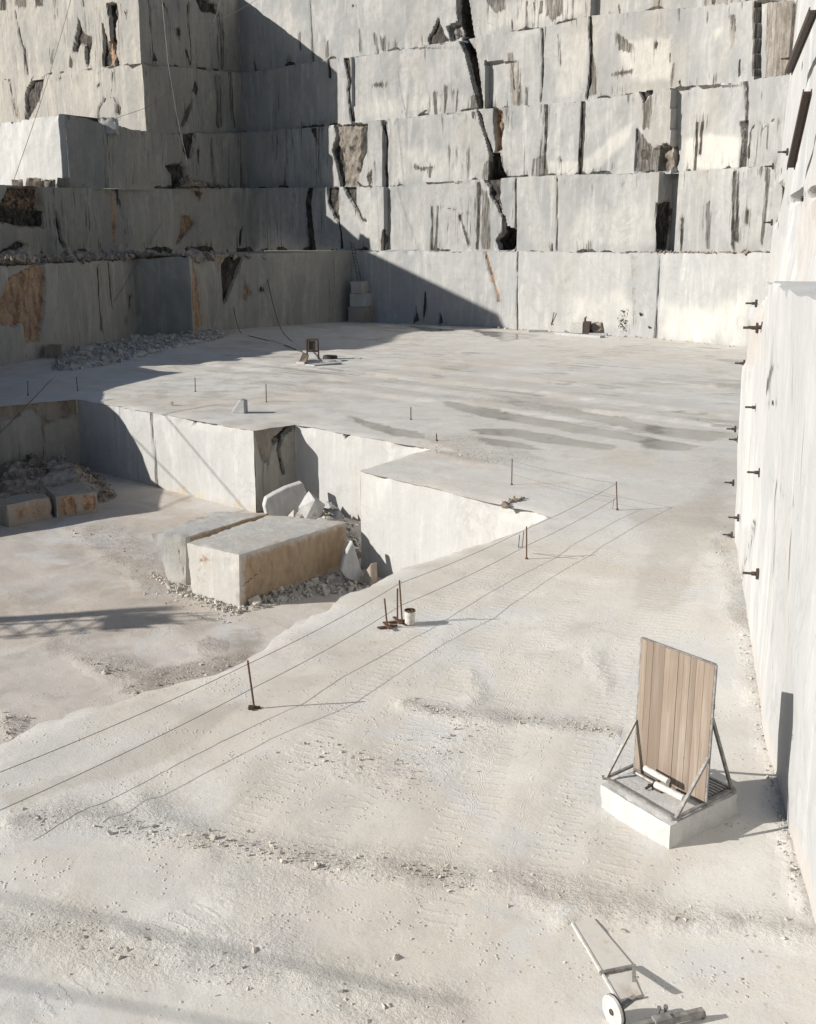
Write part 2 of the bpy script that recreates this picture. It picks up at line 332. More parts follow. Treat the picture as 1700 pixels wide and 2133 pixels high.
# ------------------------------------------------------------------ cliff / wall faces
def wall(name, label, cat, plan, ztop, zbot, mat, feats=(), res=(.14, .22), amp=.12, ledge=3., lean=0., kind='structure', cells=None, edge=.12, seam=False, foot=0.):
    """plan: foot line from left to right as seen; a sheet of rock face with a ledge on top.
       feats: marks on the rock, given by where they are seen on this face"""
    plan = [np.array(p[:2], float) for p in plan]; n = len(plan)
    ztop = list(ztop) if hasattr(ztop, '__len__') else [ztop]*n
    zbot = list(zbot) if hasattr(zbot, '__len__') else [zbot]*n
    X = []; N = []; T = []; B = []
    for i in range(n-1):
        a, b = plan[i], plan[i+1]; L = np.linalg.norm(b-a); m = max(1, int(math.ceil(L/res[0])))
        nn = np.array([(b-a)[1], -(b-a)[0]])/L
        for j in range(m):
            t = j/m; X.append(a+(b-a)*t); N.append(nn); T.append(ztop[i]+(ztop[i+1]-ztop[i])*t); B.append(zbot[i]+(zbot[i+1]-zbot[i])*t)
    X.append(plan[-1]); N.append(nn); T.append(ztop[-1]); B.append(zbot[-1])
    X = np.array(X); N = np.array(N); T = np.array(T); B = np.array(B); c = len(X)
    T = T+edge*2*(fbm(X[:, 0]*.5, X[:, 1]*.5, X[:, 0]*0, 3, 91))+edge*np.maximum(0, fbm(X[:, 0]*1.7, X[:, 1]*1.7, X[:, 0]*0, 3, 5)-.1)*-6
    rows = max(2, int(math.ceil((T.max()-B.min())/res[1])))+1
    s = np.linspace(0, 1, rows)[None, :]
    z = B[:, None]+(T-B)[:, None]*s; x = np.repeat(X[:, 0:1], rows, 1); y = np.repeat(X[:, 1:2], rows, 1)
    nx = np.repeat(N[:, 0:1], rows, 1); ny = np.repeat(N[:, 1:2], rows, 1)
    px, py = proj(np.stack([x, y, z], -1))
    ins = amp*2*fbm(x*.3, y*.3, z*.3, 4, 3)+amp*.8*fbm(x*1.1, y*1.1, z*1.1, 3, 8)-lean*s
    jit = fbm(x*2.1, y*2.1, z*.55, 4, 20)*2; jit2 = fbm(x*.5, y*.5, z*.5, 3, 30)*2
    at = {k: np.zeros(x.shape) for k in ('dark', 'rust', 'soil', 'streak', 'pale')}
    rockn = fbm(x*1.5, y*1.5, z*1.5, 4, 44)
    for f in feats:
        ty = f[0]
        if ty == 'ramp':            # a sawn panel standing back at its left edge: x0,x1,y0,y1,depth
            _, x0, x1, y0, y1, d = f
            m = (px >= x0) & (px <= x1) & (py >= y0) & (py <= y1)
            ins = np.where(m, ins+d*(1-(px-x0)/(x1-x0)), ins); continue
        if ty == 'poly': _, pts, opt = f; sd = sdpoly(px, py, pts)
        else: _, pts, w, opt = f; sd = w/2-segdist(px, py, pts)
        j = opt.get('jit', 3.); so = opt.get('soft', 1.5)
        mk = sm(-so, so, sd+j*jit)
        if 'd' in opt: ins = ins+mk*opt['d']*(1+opt.get('r', .5)*2*rockn)
        if opt.get('dark', 0) >= .5 or opt.get('streak', 0) >= .8: at['streak'] = np.maximum(at['streak'], sm(-13, 1, sd+6*jit)*.46)
        if opt.get('rust', 0) >= .6: at['soil'] = np.maximum(at['soil'], sm(-16, 0, sd+8*jit)*.42); at['rust'] = np.maximum(at['rust'], sm(-26, 0, sdpoly(px, py-14, pts)+9*jit)*.27 if ty == 'poly' else 0)
        for kk in at:
            if kk in opt: at[kk] = np.maximum(at[kk], mk*opt[kk])
    # dirt and dark joint along the seam with the bench below, and a little along the arris
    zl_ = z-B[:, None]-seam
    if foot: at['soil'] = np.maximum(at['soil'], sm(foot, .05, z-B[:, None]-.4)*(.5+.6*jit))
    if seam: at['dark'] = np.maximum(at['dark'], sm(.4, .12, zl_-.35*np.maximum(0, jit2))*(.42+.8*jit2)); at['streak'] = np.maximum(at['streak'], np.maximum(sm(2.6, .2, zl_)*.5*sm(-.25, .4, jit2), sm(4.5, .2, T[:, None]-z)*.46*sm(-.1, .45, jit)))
    # chipped arris along the top
    top = sm(.55, 0, (T[:, None]-z))
    ins = ins+top*np.maximum(0, jit2-.15)*.5
    x = x-nx*ins; y = y-ny*ins
    V = np.stack([x, y, z], -1)
    lp = np.stack([X[:, 0]-N[:, 0]*ledge, X[:, 1]-N[:, 1]*ledge, T], -1)[:, None, :]
    V = np.concatenate([V, lp], 1); rr = rows+1
    idx = np.arange(c*rr).reshape(c, rr)
    F = np.stack([idx[:-1, :-1], idx[1:, :-1], idx[1:, 1:], idx[:-1, 1:]], -1).reshape(-1, 4)
    A = {k: np.concatenate([v, np.zeros((c, 1))], 1).ravel() for k, v in at.items()}
    o = np_mesh(name, V.reshape(-1, 3), F, mat, None, True, A, sharp=32)
    return tag(o, label, cat, None, kind)

def pl(pts, **o): return ('poly', pts, o)
def ln(pts, w, **o): return ('line', pts, w, o)
DK = dict(dark=1., d=.5)

# back wall frame: foot line with a slight bend, upper benches stand 1 m further back each
BL, BR = P(735, 668), P(1550, 722)
BASE = [BL[:2]-e1*40, BL[:2], P(1050, 684)[:2], P(1370, 705)[:2], BR[:2], BR[:2]+(BR-P(1370, 705))[:2]*2.2]
def back_row(k): return np.array(BL[:2])+e2*(1.0*k)
def bpt(k, px, py):
    for a, b in zip(BASE[:-1], BASE[1:]):
        a = a+e2*k; b = b+e2*k; q = PV(px, py, a, b); t = (q[:2]-a)@(b-a)/((b-a)@(b-a))
        if -1e-6 <= t <= 1+1e-6 and q[1] > 20: return q
    a = BASE[-2]+e2*k; b = BASE[-1]+e2*k; return PV(px, py, a, b)
TOPS = [[(560, 520), (740, 520), (1080, 524), (1400, 527), (1625, 527)],
        [(526, 391), (650, 390), (804, 388), (903, 379), (1055, 371), (1206, 363), (1354, 359), (1404, 358), (1534, 349), (1640, 343)],
        [(511, 276), (550, 273), (691, 261), (797, 249), (903, 238), (1005, 226), (1129, 217), (1216, 210), (1333, 190), (1410, 182), (1552, 169), (1660, 152)],
        [(502, 152), (550, 146), (631, 131), (716, 120), (797, 108), (878, 95), (963, 83), (1016, 72), (1128, 58), (1227, 34), (1347, 21), (1453, 14), (1559, 2), (1680, -14)]]
def backwall(k, extra=()):
    """plan points and heights of bench k+1 along the back wall, from the left corner to behind the right wall"""
    pts = [bpt(k, *q) for q in TOPS[k]] if k < 4 else [bpt(k, q[0], q[1]) for q in TOPS[3]]
    for b in BASE[2:5]:
        b = b+e2*k; pts.append(np.array([b[0], b[1], np.nan]))
    pts.sort(key=lambda p: p[0]); xs = [p[0] for p in pts if p[2] == p[2]]; zs = [p[2] for p in pts if p[2] == p[2]]
    for p in pts: p[2] = np.interp(p[0], xs, zs)
    last = pts[-1]; d = (BASE[-1]-BASE[-2])/np.linalg.norm(BASE[-1]-BASE[-2])
    pts.append(np.array([*(last[:2]+d*14), last[2]+.3]))
    return pts
def ztop_at(k, x):
    p = backwall(k); return float(np.interp(x, [q[0] for q in p], [q[2] for q in p]))

# ---- row 1 of the back wall
F1 = [pl([(1380, 625), (1470, 640), (1560, 600), (1560, 716), (1376, 702)], pale=.75, soft=25), pl([(1180, 620), (1290, 600), (1330, 640), (1320, 690), (1180, 680)], pale=.6, soft=20), pl([(950, 540), (1010, 560), (1060, 600), (1000, 600)], pale=.5, soft=15), ln([(1078, 520), (1078, 690)], 2.4, dark=.9, d=.12, jit=.6), ln([(1374, 530), (1371, 620), (1365, 705)], 3, dark=.75, d=.15, jit=1),
      ln([(1012, 523), (1018, 553), (1026, 578), (1033, 600), (1040, 627)], 5, rust=.8, dark=.45, d=.2),
      pl([(882, 669), (884, 610), (889, 600), (890, 640), (882, 672)], dark=.8, streak=.7), pl([(862, 672), (868, 640), (874, 668)], dark=.6, streak=.7),
      pl([(916, 673), (920, 655), (924, 673)], dark=.8), pl([(1312, 530), (1328, 530), (1326, 690), (1316, 660)], soil=.42, jit=4),
      pl([(560, 520), (1620, 520), (1620, 540), (560, 530)], streak=.2, soft=8), pl([(1290, 640), (1330, 640), (1330, 705), (1296, 703)], streak=.35, soft=10)]
w = backwall(0); w = [q for q in w if q[0] > BL[0]+.5]
w = [np.array([*(BL[:2]-e1*4), w[0][2]]), np.array([*BL[:2], w[0][2]])]+w
wall('quarry_bench', 'lowest bench of the back quarry wall, pale sawn marble crossed by a slanting shadow edge', 'rock face',
     [q[:2] for q in w], [q[2] for q in w], -.3, M['backlow'], F1, amp=.1, ledge=5)
# ---- row 2
w2 = backwall(1)
pA = bpt(1, 1369, 440)[:2]; pN = bpt(1, 1403, 440)[:2]
wl = [q for q in w2 if q[0] < pA[0]-.2]; wr = [q for q in w2 if q[0] > pN[0]+.2]; zA = ztop_at(1, pA[0]); zN = ztop_at(1, pN[0])
w2 = wl+[np.array([*q, z_]) for q, z_ in ((pA, zA), (pA+e2*3., zA), (pN+e2*3., zN), (pN+e2*.65, zN))]+[np.array([*(q[:2]+e2*.4), q[2]]) for q in wr]
F2 = [pl([(1180, 430), (1360, 420), (1366, 515), (1170, 515)], pale=.5, soft=20), pl([(722, 440), (795, 400), (795, 510), (760, 500)], pale=.6, soft=10), pl([(815, 400), (890, 395), (890, 515), (815, 515)], pale=.4, soft=16), pl([(1410, 360), (1620, 350), (1620, 440), (1410, 440)], pale=-.2, soft=16), ln([(645, 391), (640, 420), (645, 470), (650, 518)], 13, dark=.9, d=.6), pl([(681, 391), (705, 391), (703, 461), (695, 450), (684, 425)], dark=.85, rust=.5, d=.5),
      ln([(704, 450), (707, 480), (712, 515)], 4, dark=.9, d=.3), pl([(716, 391), (742, 390), (741, 432), (733, 422)], dark=.75, rust=.5, d=.5), ln([(742, 430), (752, 455), (760, 460)], 6, dark=.6, d=.2),
      ('ramp', 800, 992, 380, 522, .75), ln([(798, 480), (797, 520)], 6, dark=.9, streak=1),
      pl([(894, 428), (899, 428), (901, 521), (894, 521)], dark=.55, streak=.9), pl([(906, 430), (911, 430), (910, 521), (900, 521), (905, 470)], dark=.5, streak=.9),
      ln([(905, 428), (925, 432), (945, 436)], 3, dark=.6), ln([(958, 450), (962, 445), (978, 445)], 3, dark=.7), ln([(957, 450), (970, 490), (976, 508)], 6, dark=.6, streak=.8),
      pl([(993, 380), (1003, 380), (1001, 440), (998, 520), (990, 520), (994, 450)], dark=.62, streak=1.0), pl([(1003, 390), (1022, 420), (1022, 520), (1002, 520)], streak=.75), pl([(1014, 400), (1020, 425), (1020, 515), (1012, 515)], streak=1., dark=.4),
      pl([(1046, 452), (1051, 452), (1056, 473), (1072, 479), (1074, 496), (1071, 518), (1042, 520), (1035, 500), (1048, 482)], dark=1.2, d=2.5, jit=2),
      pl([(1009, 372), (1041, 372), (1041, 412), (1048, 444), (1030, 408), (1018, 385)], dark=.7, rust=.6, d=.6), ln([(1023, 401), (1036, 425), (1049, 455)], 4, dark=.9, d=.5),
      ln([(1074, 372), (1074, 522)], 2.6, dark=.95, d=.2, jit=.5), ln([(1161, 370), (1160, 522)], 2.4, dark=.95, d=.2, jit=.5), ln([(1151, 505), (1151, 521)], 4, dark=.8),
      pl([(1100, 500), (1370, 500), (1370, 522), (1100, 522)], streak=.2, soft=9),
      pl([(1368, 425), (1399, 418), (1396, 470), (1388, 520), (1368, 520)], dark=.7, streak=.6, d=.3), 
      ln([(1421, 455), (1420, 500), (1419, 520)], 5, dark=.7, streak=.9), pl([(1470, 420), (1480, 420), (1478, 520), (1468, 520)], streak=.7),
      pl([(1528, 355), (1534, 355), (1530, 520), (1522, 510)], dark=.6, streak=1.1), pl([(1536, 360), (1541, 360), (1541, 440), (1538, 505), (1530, 500)], dark=.6, streak=1.1),
      pl([(1596, 350), (1606, 350), (1600, 420), (1588, 510), (1584, 510)], dark=.45, streak=1.), pl([(1555, 440), (1560, 440), (1558, 470), (1553, 460)], dark=.7, streak=.9),
      pl([(1412, 350), (1640, 345), (1640, 525), (1412, 525)], streak=.22, soft=8), pl([(860, 400), (1030, 400), (1030, 520), (860, 520)], streak=.3, soft=14), pl([(530, 395), (700, 395), (700, 520), (530, 520)], streak=.32, soft=10)]
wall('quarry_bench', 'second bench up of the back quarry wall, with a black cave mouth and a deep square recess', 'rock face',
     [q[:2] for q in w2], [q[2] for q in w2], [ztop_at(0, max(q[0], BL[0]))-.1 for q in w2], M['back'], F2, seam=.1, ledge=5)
# ---- row 3
w3 = backwall(2)
F3 = [pl([(1412, 288), (1470, 278), (1540, 285), (1535, 350), (1412, 352)], pale=1., soft=8), pl([(1216, 335), (1300, 260), (1325, 250), (1300, 300), (1250, 352), (1218, 362)], pale=.8, soft=8), pl([(830, 300), (960, 310), (985, 378), (815, 380)], pale=.6, soft=20), pl([(1140, 335), (1205, 335), (1205, 362), (1140, 366)], pale=.8, soft=6), pl([(664, 330), (700, 340), (700, 385), (668, 385)], pale=.5, soft=8), pl([(696, 259), (764, 258), (762, 318), (751, 353), (742, 378), (746, 388), (712, 388), (705, 353), (693, 314), (700, 282)], soil=.9, dark=.44, streak=.72, d=.5, r=.5), pl([(698, 300), (708, 310), (713, 350), (712, 386), (704, 350), (693, 314)], dark=.9, d=.3),
      pl([(748, 265), (765, 260), (762, 318), (751, 353), (744, 374), (748, 300)], dark=.75), ln([(742, 378), (752, 386), (762, 390)], 4, dark=.8),
      pl([(645, 266), (659, 266), (659, 303), (655, 290)], dark=.7, rust=.5, d=.3), pl([(762, 367), (779, 342), (776, 381), (768, 388)], dark=.55, rust=.4),
      ('ramp', 797, 990, 236, 392, .55), ln([(793, 251), (798, 275), (800, 290), (800, 330), (802, 388)], 5, dark=.75, d=.2),
      ln([(861, 346), (875, 352), (898, 348)], 6, dark=.5, streak=.8), pl([(884, 350), (900, 346), (897, 375), (888, 370)], streak=.75),
      pl([(983, 233), (988, 233), (987, 246), (984, 246)], dark=.9), pl([(995, 231), (1002, 240), (1014, 285), (1026, 316), (1022, 324), (1012, 290), (1003, 262)], dark=1.2, d=1.2, jit=1.),
      pl([(1028, 228), (1044, 229), (1048, 261), (1044, 290), (1046, 314), (1033, 316), (1031, 290), (1030, 270)], rust=.7, dark=.46, d=.8),
      pl([(1021, 318), (1041, 318), (1044, 346), (1056, 373), (1019, 373)], dark=1.2, d=2., jit=1.5), pl([(1008, 340), (1030, 330), (1030, 375), (1005, 372)], streak=.9),
      ln([(1138, 219), (1137, 290), (1133, 366)], 6, dark=.8, d=.2, streak=.8), ln([(1128, 219), (1130, 260), (1125, 330)], 3, dark=.6, streak=.8), pl([(1108, 330), (1140, 320), (1140, 368), (1105, 368)], streak=.7),
      ln([(1215, 212), (1212, 300), (1209, 364)], 6, dark=.85, d=.3), pl([(1206, 310), (1215, 310), (1213, 364), (1204, 364)], dark=.7, streak=.9), ln([(1169, 330), (1169, 366)], 4, dark=.6), ln([(1155, 362), (1175, 366), (1193, 350)], 2.5, dark=.6),
      pl([(1331, 189), (1359, 187), (1357, 195), (1350, 198), (1342, 212)], dark=1., d=.6, jit=1), pl([(1340, 212), (1356, 200), (1352, 270), (1340, 265)], streak=.95),
      pl([(1326, 270), (1340, 285), (1360, 310), (1390, 300), (1400, 340), (1395, 357), (1322, 357)], streak=.85, dark=.3, d=.3), pl([(1375, 310), (1402, 300), (1404, 330), (1394, 358), (1368, 356)], soil=.6, d=.7), pl([(1332, 310), (1354, 308), (1352, 335), (1334, 332)], dark=.65),
      ('ramp', 1398, 1560, 178, 360, 1.1), 
      ln([(1440, 254), (1439, 300), (1435, 353)], 5, dark=.85, streak=.6), ln([(1454, 252), (1450, 275), (1448, 320)], 6, dark=.6, streak=.9), pl([(1425, 226), (1478, 232), (1470, 275), (1430, 275)], streak=.4, soft=12),
      ln([(1554, 169), (1555, 220), (1555, 254)], 5, dark=.65, d=.2), pl([(1539, 254), (1560, 254), (1552, 350), (1536, 350), (1545, 300)], dark=.55, streak=1., d=.2),
      ln([(1571, 262), (1563, 275), (1559, 328)], 5, dark=.7), ln([(1588, 262), (1584, 300), (1582, 330)], 3, dark=.6, streak=.8), ln([(1590, 268), (1600, 258), (1612, 248)], 4, dark=.6), ln([(1600, 262), (1598, 310)], 3, dark=.5, streak=.7),
      pl([(1540, 250), (1640, 240), (1640, 355), (1540, 355)], streak=.38, soft=10), pl([(560, 262), (690, 262), (690, 388), (560, 388)], streak=.36, soft=8), pl([(925, 300), (990, 300), (990, 385), (925, 385)], streak=.4, soft=14), pl([(1060, 230), (1110, 230), (1110, 370), (1060, 370)], streak=.33, soft=10)]
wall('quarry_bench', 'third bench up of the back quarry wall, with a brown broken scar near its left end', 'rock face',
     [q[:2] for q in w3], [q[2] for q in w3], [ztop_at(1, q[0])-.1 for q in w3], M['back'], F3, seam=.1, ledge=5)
# ---- row 4
w4 = backwall(3)
F4 = [pl([(1290, 85), (1395, 78), (1400, 165), (1320, 170), (1290, 120)], pale=.9, soft=10), pl([(760, 205), (950, 190), (980, 224), (750, 246)], pale=.6, soft=16), pl([(1168, 70), (1222, 66), (1218, 200), (1150, 205)], pale=.6, soft=10), pl([(1480, 60), (1510, 55), (1490, 85)], pale=.7, soft=6), pl([(1590, 20), (1650, 10), (1640, 150), (1590, 155)], pale=.3, soil=.3, soft=8), ln([(645, 128), (652, 132)], 3, dark=.5), ln([(683, 125), (686, 160)], 5, dark=.95, d=.3), pl([(716, 122), (726, 122), (731, 169), (728, 190), (736, 254), (731, 254), (724, 187), (727, 172)], dark=.85, d=.35, jit=1.5),
      ('ramp', 733, 990, 100, 262, .4), ln([(779, 176), (792, 176)], 12, dark=.55, streak=.9, soft=4), ln([(789, 180), (792, 240)], 16, streak=.35, soft=6),
      ln([(928, 180), (927, 234)], 5, dark=.5, streak=.9), ln([(917, 195), (916, 232)], 4, streak=.9), ln([(903, 195), (908, 240)], 6, streak=.9), ln([(952, 190), (950, 232)], 4, streak=.85), ln([(870, 240), (885, 230)], 5, dark=.8), pl([(885, 190), (965, 180), (965, 238), (885, 240)], streak=.42, soft=10),
      pl([(958, 84), (976, 84), (990, 106), (998, 159), (1007, 226), (1000, 228), (984, 170), (970, 112)], dark=1.2, d=2.2, jit=1.5), pl([(990, 155), (1000, 165), (998, 175), (992, 165)], rust=.6), pl([(980, 200), (1000, 195), (998, 226), (980, 224)], streak=.95),
      ('ramp', 1011, 1090, 128, 228, .9), 
      pl([(1056, 110), (1066, 108), (1080, 130), (1083, 150), (1080, 220), (1062, 220)], soil=.55, streak=.55, jit=2), ln([(1060, 112), (1066, 140), (1070, 185)], 4, dark=.7), ln([(1082, 132), (1081, 180), (1078, 218)], 3, dark=.7, streak=.8), ln([(1098, 182), (1097, 218)], 4, streak=.95),
      ln([(1130, 60), (1131, 130), (1126, 212)], 5, dark=.8, d=.2), ln([(1162, 70), (1166, 130)], 3, streak=.8), 
      ln([(1229, 35), (1232, 120), (1228, 170), (1222, 205)], 5, dark=.9, d=.3), pl([(1230, 105), (1243, 140), (1242, 195), (1226, 200)], streak=1., dark=.35), ln([(1275, 174), (1275, 194)], 3, dark=.7),
      pl([(1284, 70), (1300, 78), (1318, 95), (1312, 110), (1290, 105)], streak=.95, dark=.3), ln([(1276, 155), (1316, 148)], 9, dark=.45, streak=.8, soft=3), ln([(1368, 90), (1366, 98)], 6, dark=.7), pl([(1275, 75), (1400, 80), (1400, 150), (1275, 150)], streak=.3, soft=14), ln([(1396, 110), (1395, 130)], 5, dark=.6), ln([(1404, 135), (1400, 178)], 5, rust=.5, streak=.8), ln([(1415, 168), (1418, 180)], 5, dark=.7),
      ('ramp', 1572, 1640, 0, 170, .8), ln([(1526, 35), (1529, 62)], 9, streak=.95, dark=.3), pl([(1520, 60), (1532, 60), (1528, 100), (1520, 110)], soil=.6), ln([(1543, 125), (1541, 158)], 6, dark=.7, streak=.9), ln([(1415, 16), (1416, 40)], 4, dark=.7), ln([(1472, 28), (1473, 42)], 3, dark=.6),
      pl([(1584, 0), (1690, 0), (1690, 160), (1584, 162)], soil=.55, streak=.55, soft=5), pl([(1620, 5), (1652, 0), (1655, 80), (1640, 155), (1612, 158), (1622, 80)], streak=.9, soft=4), ln([(1655, 10), (1650, 70), (1645, 150)], 10, dark=.6, streak=1.), ln([(1603, 20), (1596, 95)], 5, streak=1.), pl([(1566, 0), (1580, 0), (1578, 60), (1574, 160), (1566, 160)], streak=.7, dark=.35),  # last strip: crack with the set-back panel's grey shadow painted in
      pl([(530, 140), (650, 130), (650, 262), (530, 262)], streak=.25, soft=8), pl([(560, 20), (960, 30), (960, 240), (560, 262)], streak=.12, soft=10)]
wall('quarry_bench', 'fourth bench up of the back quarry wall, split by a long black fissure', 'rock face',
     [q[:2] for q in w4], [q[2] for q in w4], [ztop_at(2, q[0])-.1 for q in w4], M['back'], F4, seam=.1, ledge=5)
# ---- row 5
w5 = backwall(4)
F5 = [pl([(1010, 10), (1120, -10), (1220, 0), (1220, 30), (1010, 68)], pale=.75, soft=12), pl([(560, 30), (660, 40), (650, 120), (600, 110)], pale=.35, soft=16), ln([(645, 0), (652, 130)], 2.5, dark=.8, d=.1, jit=1), pl([(955, -60), (977, -60), (976, 5), (982, 46), (990, 90), (966, 90), (961, 63), (951, 21)], dark=1.2, d=2.4, jit=1.5),
      pl([(892, 81), (914, 39), (924, 71), (938, 85), (898, 92)], dark=.6, soil=.8, d=.4), pl([(931, 56), (963, 42), (972, 71), (942, 87)], dark=.52, d=.7), ln([(682, 85), (684, 118)], 4, streak=1.), ln([(780, 70), (788, 115)], 5, streak=.9), ln([(797, 82), (798, 102)], 6, streak=.9), ln([(749, 60), (749, 105)], 2.5, streak=1.), ln([(624, 70), (625, 100)], 4, streak=1.), ln([(735, 12), (737, 12)], 5, dark=.8),
      pl([(1010, -40), (1050, -10), (1052, 20), (1030, 25), (1012, 0)], streak=1., dark=.3), pl([(1035, -40), (1045, -40), (1050, 30), (1045, 30)], soil=.5), ln([(1097, 5), (1096, 60)], 6, streak=1., dark=.4), ln([(1066, 40), (1068, 62)], 4, dark=.7), ln([(1112, 5), (1115, 20)], 5, dark=.6), ln([(1128, 5), (1127, 25)], 5, streak=1.), pl([(1140, -30), (1175, -30), (1172, 30), (1150, 45), (1140, 30)], streak=.8, soil=.35),
      ('ramp', 1231, 1400, -60, 34, 1.0), ln([(1282, 10), (1284, 28)], 5, dark=.5, streak=.9), ln([(1264, 25), (1286, 26)], 3, dark=.6), pl([(1355, -40), (1375, -40), (1370, 20), (1355, 20)], soil=.7, streak=.5), ln([(1372, 0), (1370, 18)], 5, dark=.7), ln([(1487, -20), (1486, 5)], 8, dark=.8),
      pl([(1000, -60), (1230, -60), (1230, 60), (1000, 70)], streak=.35, soft=8), pl([(1460, -60), (1690, -60), (1690, 40), (1460, 30)], soil=.45, streak=.45, soft=8), pl([(560, -40), (950, -40), (950, 130), (560, 130)], streak=.1)]
wall('quarry_bench', 'topmost visible bench of the back quarry wall, cut off by the top of the picture', 'rock face',
     [q[:2] for q in w5], 52., [q[2]-.1 for q in w5], M['back'], F5, seam=.1, ledge=5)

# ---- left wall, rows from the floor up
def zpx(pt, py):  # height of a plan point that is seen at picture row py
    Dk = pt[1]; d = ray(850, py); return H+d[2]*Dk/d[1]
w0, w285, w400, w440 = P(0, 765)[:2], P(285, 702)[:2], P(402, 703)[:2], P(440, 690)[:2]
w90 = w0+(w285-w0)*.18
wc = np.array(BL[:2])
G1 = [pl([(-20, 640), (0, 627), (21, 578), (60, 560), (70, 545), (90, 545), (95, 610), (85, 708), (53, 712), (49, 673), (25, 680), (0, 672), (-20, 690)], rust=1.1, d=.4), pl([(402, 546), (410, 578), (422, 673), (406, 692), (399, 606)], rust=1.2, d=.2),
      pl([(473, 533), (507, 533), (487, 592), (466, 632), (462, 556)], dark=.62, rust=.8, d=.5), pl([(452, 533), (463, 533), (450, 572)], rust=.9, dark=.4), pl([(508, 576), (526, 613), (510, 625)], rust=.8, dark=.45, d=.3), pl([(541, 597), (553, 605), (541, 607)], dark=.8), 
      ln([(226, 548), (233, 640)], 2.5, dark=.8, d=.1, jit=.6), ln([(203, 555), (212, 690)], 2.5, dark=.75, d=.1, jit=.6), pl([(268, 612), (275, 612), (264, 672)], dark=.5, rust=.6),
      pl([(55, 700), (92, 690), (92, 745), (20, 765)], rust=.35, soft=6), ln([(692, 522), (693, 665)], 2, dark=.6, jit=.5), pl([(100, 545), (285, 545), (285, 700), (100, 740)], streak=.25, soft=8), pl([(440, 530), (730, 530), (730, 670), (440, 690)], streak=.18, soft=6), ln([(548, 525), (575, 672)], 0.1, dark=0)]
plan1 = [w0-np.array([.3, .4]), w90, w285, w400, w440, wc+e2*.05]
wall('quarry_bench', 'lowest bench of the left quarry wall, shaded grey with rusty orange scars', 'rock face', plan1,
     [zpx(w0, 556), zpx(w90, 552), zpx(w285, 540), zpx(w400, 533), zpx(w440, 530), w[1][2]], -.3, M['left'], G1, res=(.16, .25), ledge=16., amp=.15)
cor2 = w2[0][:2]
l250 = PV(250, 460, cor2, cor2+np.array([-10.6, -13.8]))[:2]
l90 = PY(92, 460, 131.)[:2]; l0 = PY(-8, 460, 113.)[:2]
G2 = [pl([(18, 391), (83, 391), (88, 440), (90, 472), (40, 470), (0, 460), (0, 430)], dark=.52, rust=.8, d=.9, r=1), pl([(0, 432), (90, 440), (90, 472), (40, 470), (-10, 460)], dark=.9), pl([(-10, 535), (10, 520), (40, 502), (57, 510), (30, 528), (4, 540)], dark=.85, d=.4),
      pl([(115, 440), (122, 460), (129, 496), (152, 546), (123, 500)], dark=.7, d=.4), pl([(229, 400), (234, 400), (240, 470), (237, 515), (232, 450)], rust=1., dark=.3), ln([(246, 395), (264, 515)], 2.5, dark=.7, jit=.6), ln([(243, 393), (246, 425)], 4, dark=.7),
      pl([(378, 450), (392, 447), (408, 463), (395, 478), (385, 489), (367, 510), (376, 485)], rust=1.1, d=.4), pl([(399, 397), (430, 397), (413, 415)], rust=.6, dark=.5), pl([(500, 480), (506, 470), (502, 515), (497, 515)], dark=.7, rust=.4), ln([(208, 505), (214, 525)], 4, dark=.6),
      pl([(95, 395), (240, 395), (240, 545), (95, 545)], streak=.32, soft=10), pl([(250, 395), (525, 395), (525, 525), (250, 525)], streak=.2, soft=10)]
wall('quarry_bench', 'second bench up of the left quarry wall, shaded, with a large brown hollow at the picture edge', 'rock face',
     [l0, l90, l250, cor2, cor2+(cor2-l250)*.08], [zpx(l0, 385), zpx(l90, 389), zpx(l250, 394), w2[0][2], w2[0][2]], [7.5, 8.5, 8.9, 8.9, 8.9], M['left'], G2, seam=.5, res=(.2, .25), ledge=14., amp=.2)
# row 3: bright outer face at the far left, dark face running back to the corner
cor3 = w3[0][:2]
k140 = PY(141, 320, 136.8)[:2]; k220 = PY(222, 330, 139.5)[:2]; k320 = PY(322, 330, 147.5)[:2]
far3 = k140+np.array([-.80, .6])*16
G3 = [pl([(385, 275), (409, 272), (398, 328), (390, 330), (384, 314)], dark=.75, rust=.4, d=.5), pl([(346, 346), (381, 339), (388, 350), (385, 391), (357, 393), (360, 365)], dark=.62, rust=.75, d=.6), pl([(411, 305), (417, 312), (418, 350), (412, 340)], dark=.6), ln([(218, 262), (222, 390)], 3, dark=.5, rust=.4),
      pl([(40, 378), (60, 368), (140, 375), (140, 400), (0, 400)], soil=.3), pl([(220, 270), (520, 270), (520, 390), (220, 390)], streak=.3, soft=8), ln([(495, 270), (505, 390)], 10, streak=.6), ln([(440, 290), (446, 380)], 8, streak=.6)]
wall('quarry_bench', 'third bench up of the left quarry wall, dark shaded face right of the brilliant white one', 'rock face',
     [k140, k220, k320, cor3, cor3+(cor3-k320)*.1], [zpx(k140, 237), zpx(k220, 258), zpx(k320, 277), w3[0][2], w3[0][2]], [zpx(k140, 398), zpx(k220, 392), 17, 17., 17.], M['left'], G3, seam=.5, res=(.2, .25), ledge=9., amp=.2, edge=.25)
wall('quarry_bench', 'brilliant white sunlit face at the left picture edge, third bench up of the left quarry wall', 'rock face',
     [far3, k140+(far3-k140)*.002], [zpx(k140, 243), zpx(k140, 237)], [zpx(k140, 402), zpx(k140, 398)], M['whiteface'], [pl([(60, 370), (140, 378), (140, 400), (0, 400), (0, 380)], soil=.3), pl([(0, 240), (140, 238), (140, 300), (0, 300)], pale=.3, soft=20)], res=(.2, .25), ledge=9., amp=.15, edge=.25)
